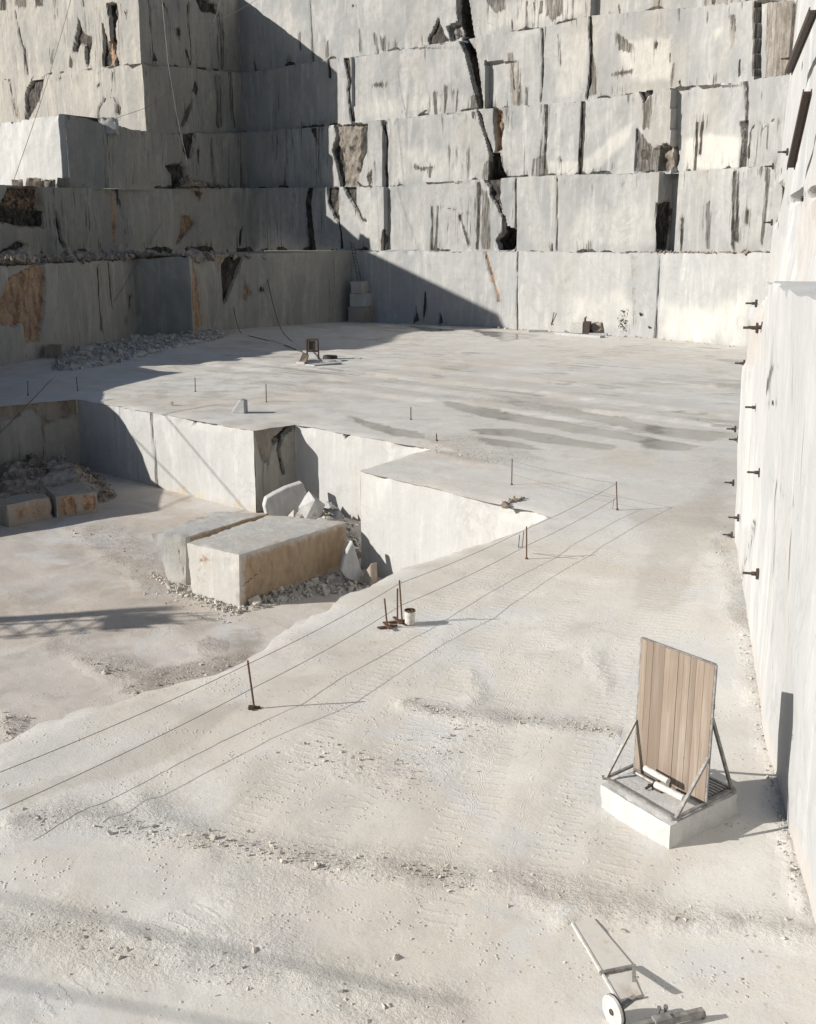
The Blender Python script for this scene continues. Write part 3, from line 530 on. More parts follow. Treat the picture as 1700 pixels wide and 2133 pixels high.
# rows 4 and 5: lit faces left of the outer corner, dark faces right of it
cor4 = w4[0][:2]; k300 = PY(300, 200, 146.7)[:2]; far4 = k300-e1*46
def zl(p, ya, yb, x): return zpx(p, ya)
Pf = lambda px, py: PV(px, py, k300, k300-e1)
G4 = [pl([(70, 157), (93, 157), (82, 205), (72, 226), (53, 254), (55, 190)], dark=.6, soil=.7, d=.5), pl([(0, 190), (28, 175), (50, 220), (52, 245), (0, 245)], soil=.25), ln([(20, 165), (25, 200), (34, 240)], 6, dark=.5, rust=.5), ln([(234, 150), (233, 200), (245, 215)], 3, dark=.7), pl([(243, 208), (250, 225), (249, 247), (241, 235)], dark=.8, d=.3), ln([(220, 205), (205, 225), (204, 252)], 3, dark=.8, d=.2), ln([(205, 152), (212, 148)], 4, dark=.5),
      ln([(233, 185), (231, 205)], 5, dark=.6, rust=.5), ln([(122, 165), (130, 160)], 3, dark=.7), ln([(201, 180), (207, 175)], 4, dark=.7), pl([(405, 165), (413, 184), (410, 200), (400, 190)], dark=.75), pl([(405, 200), (400, 225), (383, 262), (376, 262), (392, 220)], streak=.9), pl([(300, 140), (500, 150), (500, 270), (300, 270)], streak=.28, soft=8), ln([(452, 160), (456, 260)], 14, streak=.6), ln([(480, 150), (486, 265)], 8, streak=.7), pl([(0, 160), (300, 130), (300, 260), (0, 260)], streak=.22)]
wall('quarry_bench', 'fourth bench up of the left quarry wall, light grey left of its corner and black shade right of it', 'rock face',
     [far4, k300, cor4, cor4+(cor4-k300)*.1], [Pf(0, 163)[2], Pf(299, 131)[2], w4[0][2], w4[0][2]], [Pf(0, 250)[2]-2, Pf(299, 262)[2]-3.5, 22., 22.], M['left'], G4, seam=.5, res=(.2, .25), ledge=3., amp=.15)
cor5 = w5[0][:2]; k300b = k300+np.array([-.2, .5])
Pf5 = lambda px, py: PV(px, py, k300b, k300b-e1)
G5 = [pl([(222, 7), (243, 7), (243, 35), (240, 60), (243, 90), (240, 110), (249, 138), (240, 138), (232, 90), (228, 45)], dark=.85, rust=.3, d=.9), pl([(226, 88), (236, 86), (236, 136), (226, 138)], rust=1.2, d=.4), pl([(213, 50), (220, 75), (227, 138), (215, 138), (213, 90)], dark=.9, d=.7),
      pl([(160, 37), (173, 70), (189, 78), (188, 95), (182, 138), (176, 125), (175, 95), (165, 90), (160, 110), (155, 108), (155, 76), (160, 70)], dark=.7, soil=.8, d=.6), pl([(146, 110), (152, 125), (150, 142), (143, 140)], dark=.85), ln([(30, 21), (36, 50), (42, 81), (50, 110), (56, 155)], 4, dark=.85, d=.2), ln([(115, -10), (114, 38)], 3, dark=.8), pl([(72, -20), (95, -20), (92, 12), (75, 14)], dark=.55, streak=.8), ln([(172, -10), (173, 12)], 4, dark=.8), pl([(30, -20), (54, -20), (54, 14), (30, 12)], streak=.9), pl([(0, -10), (14, 0), (12, 22), (0, 22)], dark=.8), pl([(258, 22), (266, 24), (262, 36)], dark=.7), ln([(110, 103), (108, 130)], 4, streak=.9), pl([(140, 20), (255, 5), (255, 140), (140, 145)], streak=.35, soil=.2), pl([(0, 0), (140, 0), (140, 160), (0, 165)], streak=.25),
      pl([(406, -10), (450, 10), (455, 32), (445, 26), (420, 24)], dark=.75, rust=.5, d=.6), ln([(308, 0), (318, 105)], 2.5, dark=.8, jit=.6), pl([(318, 105), (331, 127), (320, 127)], dark=.9), ln([(352, 20), (358, 120)], 2, dark=.7, jit=.6), ln([(391, 10), (398, 135)], 2.5, dark=.8, jit=.6), ln([(372, 62), (373, 72)], 10, dark=.6), ln([(386, 105), (396, 135)], 5, dark=.7), ln([(339, 5), (352, 30)], 3, dark=.6), pl([(300, 0), (500, 0), (500, 140), (300, 130)], streak=.28, soft=8), ln([(458, 30), (462, 140)], 14, streak=.6)]
wall('quarry_bench', 'highest bench of the left quarry wall, pale with tall brown cracks left of its dark corner face', 'rock face',
     [far4, k300b, cor5, cor5+(cor5-k300b)*.1], [52., 44., 45.5, 45.5], [Pf5(0, 163)[2]-.6, Pf5(299, 133)[2]-.4, w5[0][2]-.5, w5[0][2]-.5], M['left'], G5, seam=.5, res=(.2, .25), ledge=3., amp=.2)

# ---- unseen rock masses, shaped to throw shade on quarry floor and pit
def shade_profile(pts, line):
    out = []
    for p in pts:
        # travel back towards the sun until x = line(y)
        lo, hi = 0., 120.
        for _ in range(60):
            m = (lo+hi)/2; q = sunback(p, m)
            if q[0] > line(q[1]): lo = m
            else: hi = m
        out.append(sunback(p, hi))
    return out
pw = (P(160, 830), P(535, 890))
bnd = [P(-90, 1133, PIT), P(0, 1120, PIT), P(60, 1110, PIT), P(150, 1095, PIT), P(230, 1078, PIT), P(330, 1064, PIT)]
bnd += [PV(*q, *pw) for q in ((322, 1000), (308, 950), (290, 918), (272, 890), (255, 868), (235, 850), (206, 834))]
bnd += [P(*q) for q in ((219, 816), (245, 806), (300, 792), (340, 783), (385, 777), (335, 773), (292, 765))]
ridge = shade_profile(bnd, lambda y: -.43*y-1.)
ridge.sort(key=lambda p: p[1])
rp = [(ridge[0][0]-3, ridge[0][1]-8, -4.6)]+[tuple(p) for p in ridge]+[(*(w0-np.array([4.6, .2])), zpx(w0, 556)-.4), (*(w0-np.array([2., .2])), zpx(w0, 556)-.1), (*(w0-np.array([.3, .4])), zpx(w0, 556))]
wall('quarry_bench', 'low unseen rock ridge left of the quarry floor, shaped to shade floor and pit', 'rock face', [p[:2] for p in rp], [p[2] for p in rp], [PIT-.5]*(len(rp)-1)+[-.5], M['left'], (), res=(.5, .5), amp=.02, edge=.03, ledge=5.)
# taller unseen mass further back, shaped to shade the foot of the back wall
qs = [bpt(0, x_, 520+(x_-760)*(660-520)/290.) for x_ in np.linspace(762, 1040, 14)]+[bpt(0, 1048, 672)]
qs += [P(*q) for q in ((1042, 682), (940, 688), (862, 691), (833, 699), (818, 712), (748, 729))]
mass = [sunback(p, (p[0]+52.)/math.cos(SUN_AZ)) for p in qs]
mass.sort(key=lambda p: p[1])
keep = [mass[0]]
for p in mass[1:]:
    if p[1]-keep[-1][1] > .3: keep.append(p)
mass = keep
mp = [(mass[0][0]-14, mass[0][1]-2, mass[0][2]-3), *[tuple(p) for p in mass], (mass[-1][0]-9, mass[-1][1]-5, mass[-1][2]-2)]
wall('quarry_bench', 'tall unseen rock mass left of the quarry, shaped to shade the back wall', 'rock face', [p[:2] for p in mp], [p[2] for p in mp], 0., M['left'], (), res=(.6, .6), amp=.02, edge=.02, ledge=.3)
wall('quarry_bench', 'low unseen rock shoulder behind the left quarry wall, added to shade its ledge', 'rock face', [(-46.5, 84), (-46.5, 89.5), (-46.5, 105), (-46.5, 113.5)], [13., 15.4, 17.3, 19.8], 0., M['left'], (), res=(.6, .6), amp=.02, ledge=.3)  # unseen shoulder added to keep the lowest left ledge in shade

# ---- right wall
r = [P(1530, 1115), P(1545, 1210), P(1560, 1290), P(1600, 1560), P(1640, 1725), P(1700, 1930)]
r = [p[:2] for p in r]
dr = (r[5]-r[4])/np.linalg.norm(r[5]-r[4])
A, B = r[0], r[2]
q1 = PV(1571, 642, A, B); q2 = PV(1612, 588, A, B)
zc = PV(1549, 735, A, B)[2]
RF = [pl([(1640, 700), (1700, 640), (1700, 900), (1660, 900)], streak=.25, soft=12), pl([(1560, 800), (1580, 780), (1575, 1100), (1550, 1100)], pale=.5, soft=8), ln([(1626, 1000), (1618, 1200), (1612, 1400)], 6, streak=.5, soft=5), ln([(1660, 1100), (1650, 1350), (1640, 1600)], 9, streak=.42, soft=6), pl([(1548, 730), (1585, 640), (1612, 585), (1618, 600), (1605, 660), (1590, 740), (1572, 770), (1556, 760)], soil=.75, d=.1, r=1), pl([(1556, 690), (1570, 660), (1580, 665), (1566, 720), (1556, 735)], rust=.35), pl([(1620, 590), (1640, 590), (1632, 700), (1615, 700)], soil=.35), ln([(1577, 1090), (1562, 1150), (1545, 1210)], 3, dark=.6, d=.08), ln([(1630, 760), (1616, 790), (1613, 815)], 5, streak=.9), ln([(1628, 840), (1612, 842)], 3, dark=.8), ln([(1612, 990), (1640, 1030), (1680, 1060)], 10, streak=.45, soft=6), pl([(1600, 680), (1632, 660), (1630, 860), (1605, 860)], streak=.35, soft=10), pl([(1550, 900), (1700, 900), (1700, 1500), (1560, 1500)], streak=.2, soft=10)]
wall('quarry_bench', 'lower bench of the right quarry wall, smooth white marble in full sun, studded with bolts', 'rock face',
     [r[0]+np.array([9., 2.5]), r[0], q1[:2], q2[:2], r[2], r[3], r[4], r[5], r[5]+dr*5, r[5]+dr*10],
     [zc-1, zc, q1[2], q2[2], 8.7, 8.7, 8.75, 8.8, 8.8, 8.8], -.3, M['right'], RF, res=(.12, .15), amp=.06, ledge=2., lean=.2, foot=.8)
off = np.array([.97, -.24])*1.0
A2r, B2r = A+off, B+off
s1 = PV(1606, 500, A2r, B2r)[:2]
RF2 = [pl([(1638, 424), (1690, 404), (1712, 398), (1690, 520), (1672, 620), (1648, 600), (1642, 520)], soil=.5, d=.15, r=.8, soft=9, jit=9), ln([(1668, 405), (1662, 470), (1655, 560)], 5, soil=.8, streak=.5), ln([(1685, 402), (1680, 460)], 6, soil=.8, streak=.7), pl([(1614, 500), (1640, 480), (1636, 600), (1612, 590)], pale=.4), pl([(1636, 416), (1660, 404), (1692, 394), (1692, 404), (1662, 414), (1644, 424)], dark=1., d=.6), pl([(1604, 400), (1622, 380), (1628, 395), (1618, 440), (1612, 470), (1602, 460)], soil=.6, d=.25, r=.8), pl([(1672, 395), (1690, 350), (1705, 330), (1705, 395)], soil=.5, dark=.3), pl([(1600, 470), (1615, 480), (1612, 590), (1598, 590)], soil=.4)]  # dark strip under the overhang paints in its shaded underside
wall('quarry_bench', 'upper bench of the right quarry wall, white overhanging rock above a broken beige hollow', 'rock face',
     [s1+np.array([10, 1.]), s1, r[2]+off, r[3]+off, r[5]+off, r[5]+dr*8+off], 26., [8., 8., 8.3, 8.3, 8.4, 8.4], M['right'], RF2, res=(.14, .2), amp=.1, ledge=15., lean=-.5)

# ---- pit walls
p0, p160, p535, p612, p895, p750, p1150 = [P(*q)[:2] for q in ((0, 845), (160, 830), (528, 895), (613, 882.5), (895, 933), (750, 978), (1150, 1075))]
pl0 = p160+(p0-p160)*3.2
p700, p560, pl1 = P(700, 1248)[:2], P(560, 1330)[:2], P(0, 1545)[:2]
W1 = [pl([(-30, 850), (60, 835), (165, 825), (165, 860), (100, 880), (60, 852), (30, 870), (-30, 890)], rust=.6, soil=.6, d=.2), pl([(85, 845), (160, 830), (160, 860), (100, 880), (85, 900)], soil=.8, dark=.35), ln([(85, 850), (92, 965)], 3, dark=.5), pl([(-20, 830), (160, 830), (160, 970), (-20, 970)], streak=.25)]
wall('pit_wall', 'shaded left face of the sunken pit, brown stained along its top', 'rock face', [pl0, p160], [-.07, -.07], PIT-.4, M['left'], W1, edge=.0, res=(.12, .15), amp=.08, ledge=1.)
W2 = [ln([(314, 850), (333, 1064)], 2.4, dark=.7, d=.1, jit=.7), pl([(395, 868), (403, 874), (400, 885)], dark=.5, d=.3), pl([(160, 830), (330, 850), (330, 1060), (170, 970)], streak=.22, soft=8), pl([(330, 855), (535, 890), (545, 1060), (335, 1060)], streak=.12)]
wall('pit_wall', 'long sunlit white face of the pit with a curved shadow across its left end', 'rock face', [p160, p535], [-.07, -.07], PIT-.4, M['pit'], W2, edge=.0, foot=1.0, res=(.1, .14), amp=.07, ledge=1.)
W3 = [pl([(528, 890), (590, 885), (600, 890), (570, 930), (560, 965), (545, 960), (535, 920)], soil=.9, dark=.3, d=.15), ln([(612, 884), (590, 905), (580, 935), (590, 985)], 5, dark=.7, d=.4, streak=.6), ln([(605, 890), (572, 920)], 5, dark=.6, d=.3), pl([(535, 940), (590, 920), (590, 1060), (545, 1060)], streak=.3, soft=8)]
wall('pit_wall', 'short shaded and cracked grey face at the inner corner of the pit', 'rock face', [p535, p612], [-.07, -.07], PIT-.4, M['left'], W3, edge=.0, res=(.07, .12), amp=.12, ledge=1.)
W4 = [pl([(715, 895), (738, 897), (720, 910)], dark=.5, d=.3), pl([(718, 900), (750, 905), (755, 1090), (735, 1090)], soil=.35, soft=6)]
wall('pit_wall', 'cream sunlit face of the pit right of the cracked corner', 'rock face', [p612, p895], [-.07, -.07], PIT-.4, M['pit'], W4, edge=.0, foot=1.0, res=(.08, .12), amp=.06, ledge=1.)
wall('pit_wall', 'side face of the projecting white corner block of the pit, turned from the viewer', 'rock face', [p895, p750], [-.07, -.07], PIT-.4, M['pit'], (), edge=.0, res=(.2, .2), amp=.05, ledge=1.)
W5 = [pl([(885, 1040), (890, 1040), (888, 1050)], soil=0), pl([(1045, 1055), (1088, 1038), (1062, 1062)], dark=.55, d=.4), ln([(896, 1055), (899, 1080)], 4, soil=0), pl([(750, 980), (1150, 1075), (1000, 1150), (760, 1200)], streak=.1)]
wall('pit_wall', 'bright white front face of the projecting corner of the pit, above the biggest sawn block', 'rock face', [p750, p1150], [-.07, -.07], PIT-.4, M['pit'], W5, edge=.0, foot=1.0, res=(.07, .12), amp=.05, ledge=.6)
near = [p1150]+[P(*q)[:2] for q in ((1095, 1100), (960, 1145), (830, 1186), (770, 1219), (703, 1247), (690, 1262), (640, 1285), (585, 1315), (560, 1336), (510, 1374), (450, 1400), (370, 1418), (290, 1440), (230, 1464), (180, 1469), (130, 1493), (60, 1515), (0, 1545))]
near += [np.array([-9.5, 17.]), np.array([-13, 14.]), np.array([-19, 10.]), np.array([-45, 6.])]
wall('pit_wall', 'near side of the pit below the fenced edge, hidden from view', 'rock face', near, [-.07]*len(near), PIT-.4, M['pit'], (), edge=.0, res=(.2, .3), amp=.06, ledge=.6)

# ------------------------------------------------------------------ floors
pit_poly = [pl0+np.array([-14, -4.]), pl0, p160, p535, p612, p895, p750]+near
def ragged(poly, step=.22, a=.24):
    out = []; n = len(poly)
    for i in range(n):
        p, q = np.array(poly[i]), np.array(poly[(i+1) % n]); L = np.linalg.norm(q-p); m = max(1, int(L/step)) if L < 30 else max(1, int(L/2))
        nn = np.array([-(q-p)[1], (q-p)[0]])/L
        for j in range(m):
            b = p+(q-p)*j/m
            w = 0 if j == 0 else a*2*float(fbm(np.array(b[0]*1.1), np.array(b[1]*1.1), np.array(0.), 5, 60))
            out.append(b+nn*w)
    return out
def px_poly(pts, z=0): return [tuple(P(*p, z)[:2]) for p in pts]
V_E2 = lambda x, y: x*e2[0]+y*e2[1]
def tess(outer_fn, rings, pit, keep_inside, cxy=(0, 0)):
    pts = []
    for r0, dr_, da, a0, a1 in rings:
        a = np.arange(a0, a1, da); a = a+RNG.uniform(-.25, .25, a.shape)*da
        rr_ = r0+RNG.uniform(-.3, .3, a.shape)*dr_
        pts.append(np.stack([cxy[0]+rr_*np.sin(np.radians(a)), cxy[1]+rr_*np.cos(np.radians(a))], -1))
    pts = np.concatenate(pts)
    bd = np.array(pit)
    ins_ = inside(pts[:, 0], pts[:, 1], [tuple(p) for p in pit])
    pts = pts[ins_ == keep_inside]
    dd = segdist(pts[:, 0], pts[:, 1], [tuple(p) for p in pit]+[tuple(pit[0])])
    pts = pts[dd > .1]
    n = len(bd)
    co = [Vector(p) for p in bd]+[Vector(p) for p in pts]
    ed = [(i, (i+1) % n) for i in range(n)]
    r_ = delaunay_2d_cdt(co, ed, [], 0, 1e-5)
    v = np.array([(p.x, p.y) for p in r_[0]]); f = np.array(r_[2])
    c = v[f].mean(1); k = inside(c[:, 0], c[:, 1], [tuple(p) for p in pit])
    f = f[k == keep_inside]
    a = v[f[:, 0]]; b = v[f[:, 1]]; d = v[f[:, 2]]
    cr = (b-a)[:, 0]*(d-a)[:, 1]-(b-a)[:, 1]*(d-a)[:, 0]
    f[cr < 0] = f[cr < 0][:, ::-1]
    used = np.unique(f); re = np.zeros(len(v), int); re[used] = np.arange(len(used))
    return v[used], re[f]
def rings_for(r0, r1, g, k, a0, a1):
    out = []; r = r0
    while r < r1:
        out.append((r, r*g, math.degrees(k), a0, a1)); r *= 1+g
    return out
def track(x, y, lines, hw):
    tu = np.zeros(x.shape); tv = np.full(x.shape, 5.); best = np.full(x.shape, 1e9)
    for L in lines:
        acc = 0
        for (ax, ay), (bx, by) in zip(L[:-1], L[1:]):
            vx, vy = bx-ax, by-ay; l = math.hypot(vx, vy); t = ((x-ax)*vx+(y-ay)*vy)/l; s = ((y-ay)*vx-(x-ax)*vy)/l
            m = (t > -.2) & (t < l+.2) & (np.abs(s) < best); tu = np.where(m, acc+t, tu); tv = np.where(m, s/hw, tv); best = np.where(m, np.abs(s), best); acc += l
    return tu, np.clip(tv, -5, 5)

# --- the upper floor
rg_ = ragged(pit_poly)
rings = rings_for(9., 150., .0095, .0085, -27, 27)+[(r0, 8, 9, -180, 180) for r0 in (3, 6)]+[(r0, r0*.25, 8, 30, 330) for r0 in (12, 18, 28, 45, 70, 110)]+[(170, 20, 4, -180, 180), (230, 40, 6, -180, 180), (320, 40, 6, -180, 180)]
v, f = tess(None, rings, rg_, False)
x, y = v[:, 0], v[:, 1]; zz = np.zeros(len(v))
px, py = proj(np.stack([x, y, zz], -1))
dpit = segdist(x, y, [tuple(p) for p in pit_poly]+[tuple(pit_poly[0])])
vis = (y > 2)
u_ = x*e1[0]+y*e1[1]; v_ = V_E2(x, y)
z = (.05-.035*sm(60, 90, v_))*2*fbm(x*.18, y*.18, zz, 4, 70)+(.03-.02*sm(60, 90, v_))*fbm(x*.9, y*.9, zz, 4, 71)
# saw-cut steps running parallel to the back wall
far = sm(44, 52, v_)*sm(0, .5, dpit)
vk = sorted([V_E2(*P(*q)[:2]) for q in ((1000, 851), (1000, 893), (1000, 915), (1053, 835), (1000, 808), (1000, 783), (1000, 760), (1000, 742), (1000, 726), (1000, 712), (1000, 700))])
vw = v_+.55*2*fbm(u_*.16, v_*.05, zz, 3, 80)+.12*fbm(u_*1.2, v_*.6, zz, 3, 83)
for i, v0 in enumerate(vk):
    gap = (vk[i+1]-v0) if i+1 < len(vk) else 4.
    am = (.13+.3*fbm(u_*.07+i*9., zz, zz+i*3.3, 3, 81))*far*sm(84, 56, v_)
    t = vw-v0
    z += np.where(t > -.12, np.maximum(am, .02*far)*sm(-.12, .12, t)*np.clip(1-t/gap, 0, 1), 0)
wet = np.zeros(len(v)); soil = np.zeros(len(v)); rough = np.zeros(len(v))
jit = fbm(x*.45, y*.45, zz, 4, 90)*2
def paint(arr, pts, val, soft=6., j=7.):
    sd = sdpoly(px, py, pts); np.maximum(arr, val*sm(-soft, soft, sd+j*jit), out=arr)
for q in ([(722, 866), (778, 881), (817, 891), (866, 899), (891, 911), (870, 913), (817, 905), (760, 887)], [(930, 838), (1000, 850), (1035, 854), (1071, 861), (1148, 875), (1229, 889), (1318, 904), (1388, 919), (1459, 930), (1424, 937), (1353, 934), (1335, 920), (1282, 911), (1176, 896), (1074, 878), (1000, 866), (940, 848)],
          [(985, 893), (1071, 894), (1152, 907), (1212, 918), (1286, 930), (1265, 936), (1194, 928), (1124, 921), (1064, 908), (1000, 903)], [(985, 910), (1081, 921), (1141, 937), (1106, 937), (1028, 928)],
          [(1053, 834), (1116, 840), (1212, 858), (1300, 872), (1328, 882), (1406, 893), (1545, 903), (1545, 918), (1459, 918), (1406, 910), (1318, 893), (1254, 882), (1183, 865), (1088, 850)], [(1441, 872), (1545, 880), (1545, 890), (1473, 885)],
          [(825, 675), (956, 688), (903, 692)], [(974, 686), (1132, 700), (1051, 709)]):
    paint(wet, q, 1., 3., 3.)
for q, s in (([(850, 905), (960, 905), (1080, 935), (1140, 960), (1040, 965), (960, 945)], .7), ([(1195, 745), (1280, 722), (1400, 716), (1370, 735), (1270, 742)], .7), ([(1480, 800), (1545, 795), (1545, 815), (1500, 812)], 1.), ([(270, 820), (330, 815), (340, 830), (280, 832)], .7), ([(500, 790), (600, 800), (700, 830), (560, 815)], .5), ([(820, 825), (1100, 825), (1280, 860), (1180, 858), (1000, 838)], .8), ([(840, 930), (1010, 950), (1080, 975), (960, 960)], .9)):
    paint(rough, q, s, 5., 6.)
# debris bands in the foreground
for L, w, s in (([(30, 1715), (130, 1690), (260, 1720), (330, 1740), (440, 1745), (560, 1770), (700, 1800), (860, 1815), (980, 1835), (1100, 1850), (1250, 1890)], 42, .85), ([(1000, 1830), (1200, 1870), (1330, 1885)], 50, .75), ([(1390, 1910), (1560, 1925), (1700, 1945)], 38, .8),
                ([(840, 1462), (950, 1485), (1050, 1495), (1180, 1510), (1280, 1525)], 18, .9), ([(620, 1580), (720, 1590), (860, 1600), (1000, 1560)], 50, .5), ([(0, 1960), (120, 1930), (260, 1985), (420, 2000), (560, 2030)], 80, .7), ([(560, 2000), (700, 2070), (900, 2100)], 90, .6), ([(480, 1840), (640, 1850)], 60, .45), ([(1180, 1920), (1250, 1860)], 30, .5),
                ([(1500, 1140), (1535, 1230), (1565, 1330), (1590, 1440), (1610, 1600), (1650, 1760), (1690, 1900)], 34, .9), ([(980, 1410), (1000, 1440), (960, 1500)], 20, .6), ([(1240, 1370), (1265, 1430)], 20, .6), ([(290, 1680), (440, 1760)], 50, .8)):
    sd = w-segdist(px, py, L); np.maximum(rough, s*sm(-w*.8, w*.8, sd*1.0+w*.9*jit-w*.4), out=rough)
for q, s in (([(0, 1650), (330, 1540), (480, 1460), (560, 1440), (300, 1600), (130, 1660), (0, 1720)], .9), ([(870, 1160), (1010, 1120), (1100, 1160), (960, 1210), (880, 1230)], .5), ([(1290, 1060), (1420, 1040), (1500, 960), (1535, 1000), (1480, 1160), (1400, 1300), (1280, 1290), (1340, 1150)], .7), ([(680, 1300), (1300, 1260), (1300, 1340), (700, 1520), (400, 1570), (560, 1440)], .35)):
    paint(soil, q, s, 25., 30.)
tl = [[tuple(P(*q)[:2]) for q in L] for L in ([(1105, 1900), (1195, 1660), (1265, 1450), (1330, 1290), (1400, 1170)], [(905, 1930), (1000, 1690), (1062, 1450), (1120, 1330)], [(680, 1720), (860, 1560), (960, 1480)], [(80, 2100), (150, 2060), (330, 1960), (420, 1900)])]
for o_ in (-5.2, -3.6, -1.9, 1.05):
    L = np.array(tl[0]); dd = np.diff(L, axis=0); dd = np.vstack([dd, dd[-1:]]); dd /= np.linalg.norm(dd, axis=1)[:, None]
    tl.append([tuple(q) for q in L+np.stack([dd[:, 1], -dd[:, 0]], -1)*o_+RNG.uniform(-.25, .25, L.shape)])
tu, tv = track(x, y, tl, .34)
near_m = sm(38, 18, y)
z += near_m*(np.maximum(0, rough-.3)*.16*np.maximum(0, fbm(x*2.2, y*2.2, zz, 4, 95)*2+.25))+near_m*.02*np.maximum(0, fbm(x*1.6, y*1.6, zz, 3, 97)*2-.1)
z -= .014*sm(1.4, .7, np.abs(tv))
z = z*sm(.0, .35, dpit)-.0
z = np.where(wet > .4, z*.3-.01, z)
z = z-.06*sm(.35, 0, dpit)
fl = np_mesh('quarry_floor', np.stack([x, y, z], -1), f, M['floor'], None, True, dict(wet=wet, soil=soil, rough=rough, tu=tu, tv=tv, far=far))
tag(fl, 'dusty white marble floor of the quarry with tracks, saw lines and shallow puddles', 'ground', None, 'structure')

# --- the pit floor
po = [pl0+np.array([-18, -4.]), pl0+e2*2, p160+e2*2, p535+e2*2, p612+e2*2, p895+e2*2, p750+e2*1.5, p1150+e2*1.5]+[q+np.array([1.5, -1.5]) for q in near[1:]]
v, f = tess(None, rings_for(22., 80., .011, .010, -28, 10)+[(r0, 3, 4, -80, -30) for r0 in (15, 22, 32, 45, 60)], [np.array(p) for p in po], True)
x, y = v[:, 0], v[:, 1]; zz = np.zeros(len(v)); px, py = proj(np.stack([x, y, zz+PIT], -1)); jit = fbm(x*.45, y*.45, zz, 4, 90)*2
wet = np.zeros(len(v)); soil = np.zeros(len(v)); rough = np.zeros(len(v))
for q, s in (([(483, 1308), (546, 1310), (562, 1335), (520, 1390), (440, 1408), (470, 1370)], .42),): paint(wet, q, s, 22, 16)
for q, s in (([(0, 1480), (60, 1490), (40, 1540), (0, 1545)], .9), ([(240, 1440), (330, 1395), (450, 1370), (520, 1370), (430, 1410), (300, 1450)], 1.), ([(150, 1370), (250, 1370), (340, 1400), (230, 1420)], .8), ([(390, 1340), (440, 1330), (460, 1350), (410, 1355)], .9), ([(130, 1100), (240, 1090), (320, 1150), (360, 1220), (300, 1240), (250, 1180)], .75), ([(300, 1270), (440, 1300), (380, 1330), (260, 1320)], .4), ([(0, 1230), (100, 1260), (200, 1350), (100, 1360)], .35)): paint(rough, q, s, 10, 16)
for q, s in (([(120, 1120), (330, 1170), (480, 1290), (400, 1350), (200, 1330), (150, 1220)], .55),): paint(soil, q, s, 25, 30)
tl = [[tuple(P(*q, PIT)[:2]) for q in L] for L in ([(120, 1110), (240, 1180), (330, 1250), (420, 1330)], [(0, 1300), (160, 1360), (320, 1400)])]
tu, tv = track(x, y, tl, .4)
z = PIT+.12*fbm(x*.2, y*.2, zz, 4, 70)+.05*fbm(x*.9, y*.9, zz, 4, 71)+np.maximum(0, rough-.3)*.2*np.maximum(0, fbm(x*2.2, y*2.2, zz, 4, 95)*2+.2)
pf = np_mesh('pit_floor', np.stack([x, y, z], -1), f, M['pitfloor'], None, True, dict(wet=wet, soil=soil, rough=rough, tu=tu, tv=tv, far=np.full(len(v), .15)))
tag(pf, 'beige dusty floor of the sunken pit with wheel tracks', 'ground', None, 'structure')

# ================================================================== THINGS
def hull(seed, n=14, flat=.75):
    r_ = random.Random(seed); bm = bmesh.new()
    for _ in range(n):
        q = Vector((r_.uniform(-1, 1), r_.uniform(-1, 1), r_.uniform(-1, 1)*flat)); m = max(abs(q.x), abs(q.y), abs(q.z)/flat, .01)
        q = q/m*r_.uniform(.75, 1.); bm.verts.new(q)
    h = bmesh.ops.convex_hull(bm, input=bm.verts)
    bmesh.ops.delete(bm, geom=[g for g in h['geom_interior'] if isinstance(g, bmesh.types.BMVert)], context='VERTS')
    bm.verts.index_update(); V = np.array([v.co[:] for v in bm.verts]); F = [[v.index for v in f.verts] for f in bm.faces]; bm.free(); return V, F
HULLS = [hull(100+i, 10+i % 5, .55+.04*(i % 8)) for i in range(16)]
def rotm():
    q = Quaternion((random.gauss(0, 1), random.gauss(0, 1), random.gauss(0, 1), random.gauss(0, 1))); q.normalize(); return np.array(q.to_matrix())
def stones(name, label, cat, spots, mat, sizes, kind='stuff', parent=None):
    V = []; F = []; k = 0
    for p in spots:
        hv, hf = random.choice(HULLS); s = sizes()
        sc = np.array([s*random.uniform(.7, 1.3), s*random.uniform(.6, 1.1), s*random.uniform(.5, .95)])
        q = (hv*sc)@rotm().T+np.array(p); V.append(q); F += [[i+k for i in f] for f in hf]; k += len(hv)
    o = np_mesh(name, np.concatenate(V), F, mat, parent, False); return tag(o, label, cat, None, kind)
def scatter(poly, n, z, heap=0., margin=6.):
    """points on a heap inside an outline given as it is seen on the plane z"""
    W = np.array(px_poly(poly, z)); lo, hi = W.min(0), W.max(0); out = []; c = list(map(tuple, W))
    while len(out) < n:
        p = np.random.default_rng(len(out)*7+n+int(abs(lo[0])*10)).uniform(lo, hi, (400, 2)); sd = sdpoly(p[:, 0], p[:, 1], c); m = sd > 0
        for q, d in zip(p[m], sd[m]): out.append((q[0], q[1], z+heap*min(1, d/ (heap*1.5+.01))*random.uniform(.55, 1.)))
    return out[:n]
def lognorm(a, s=.5, mx=9): return lambda: min(mx, a*math.exp(random.gauss(0, s)))
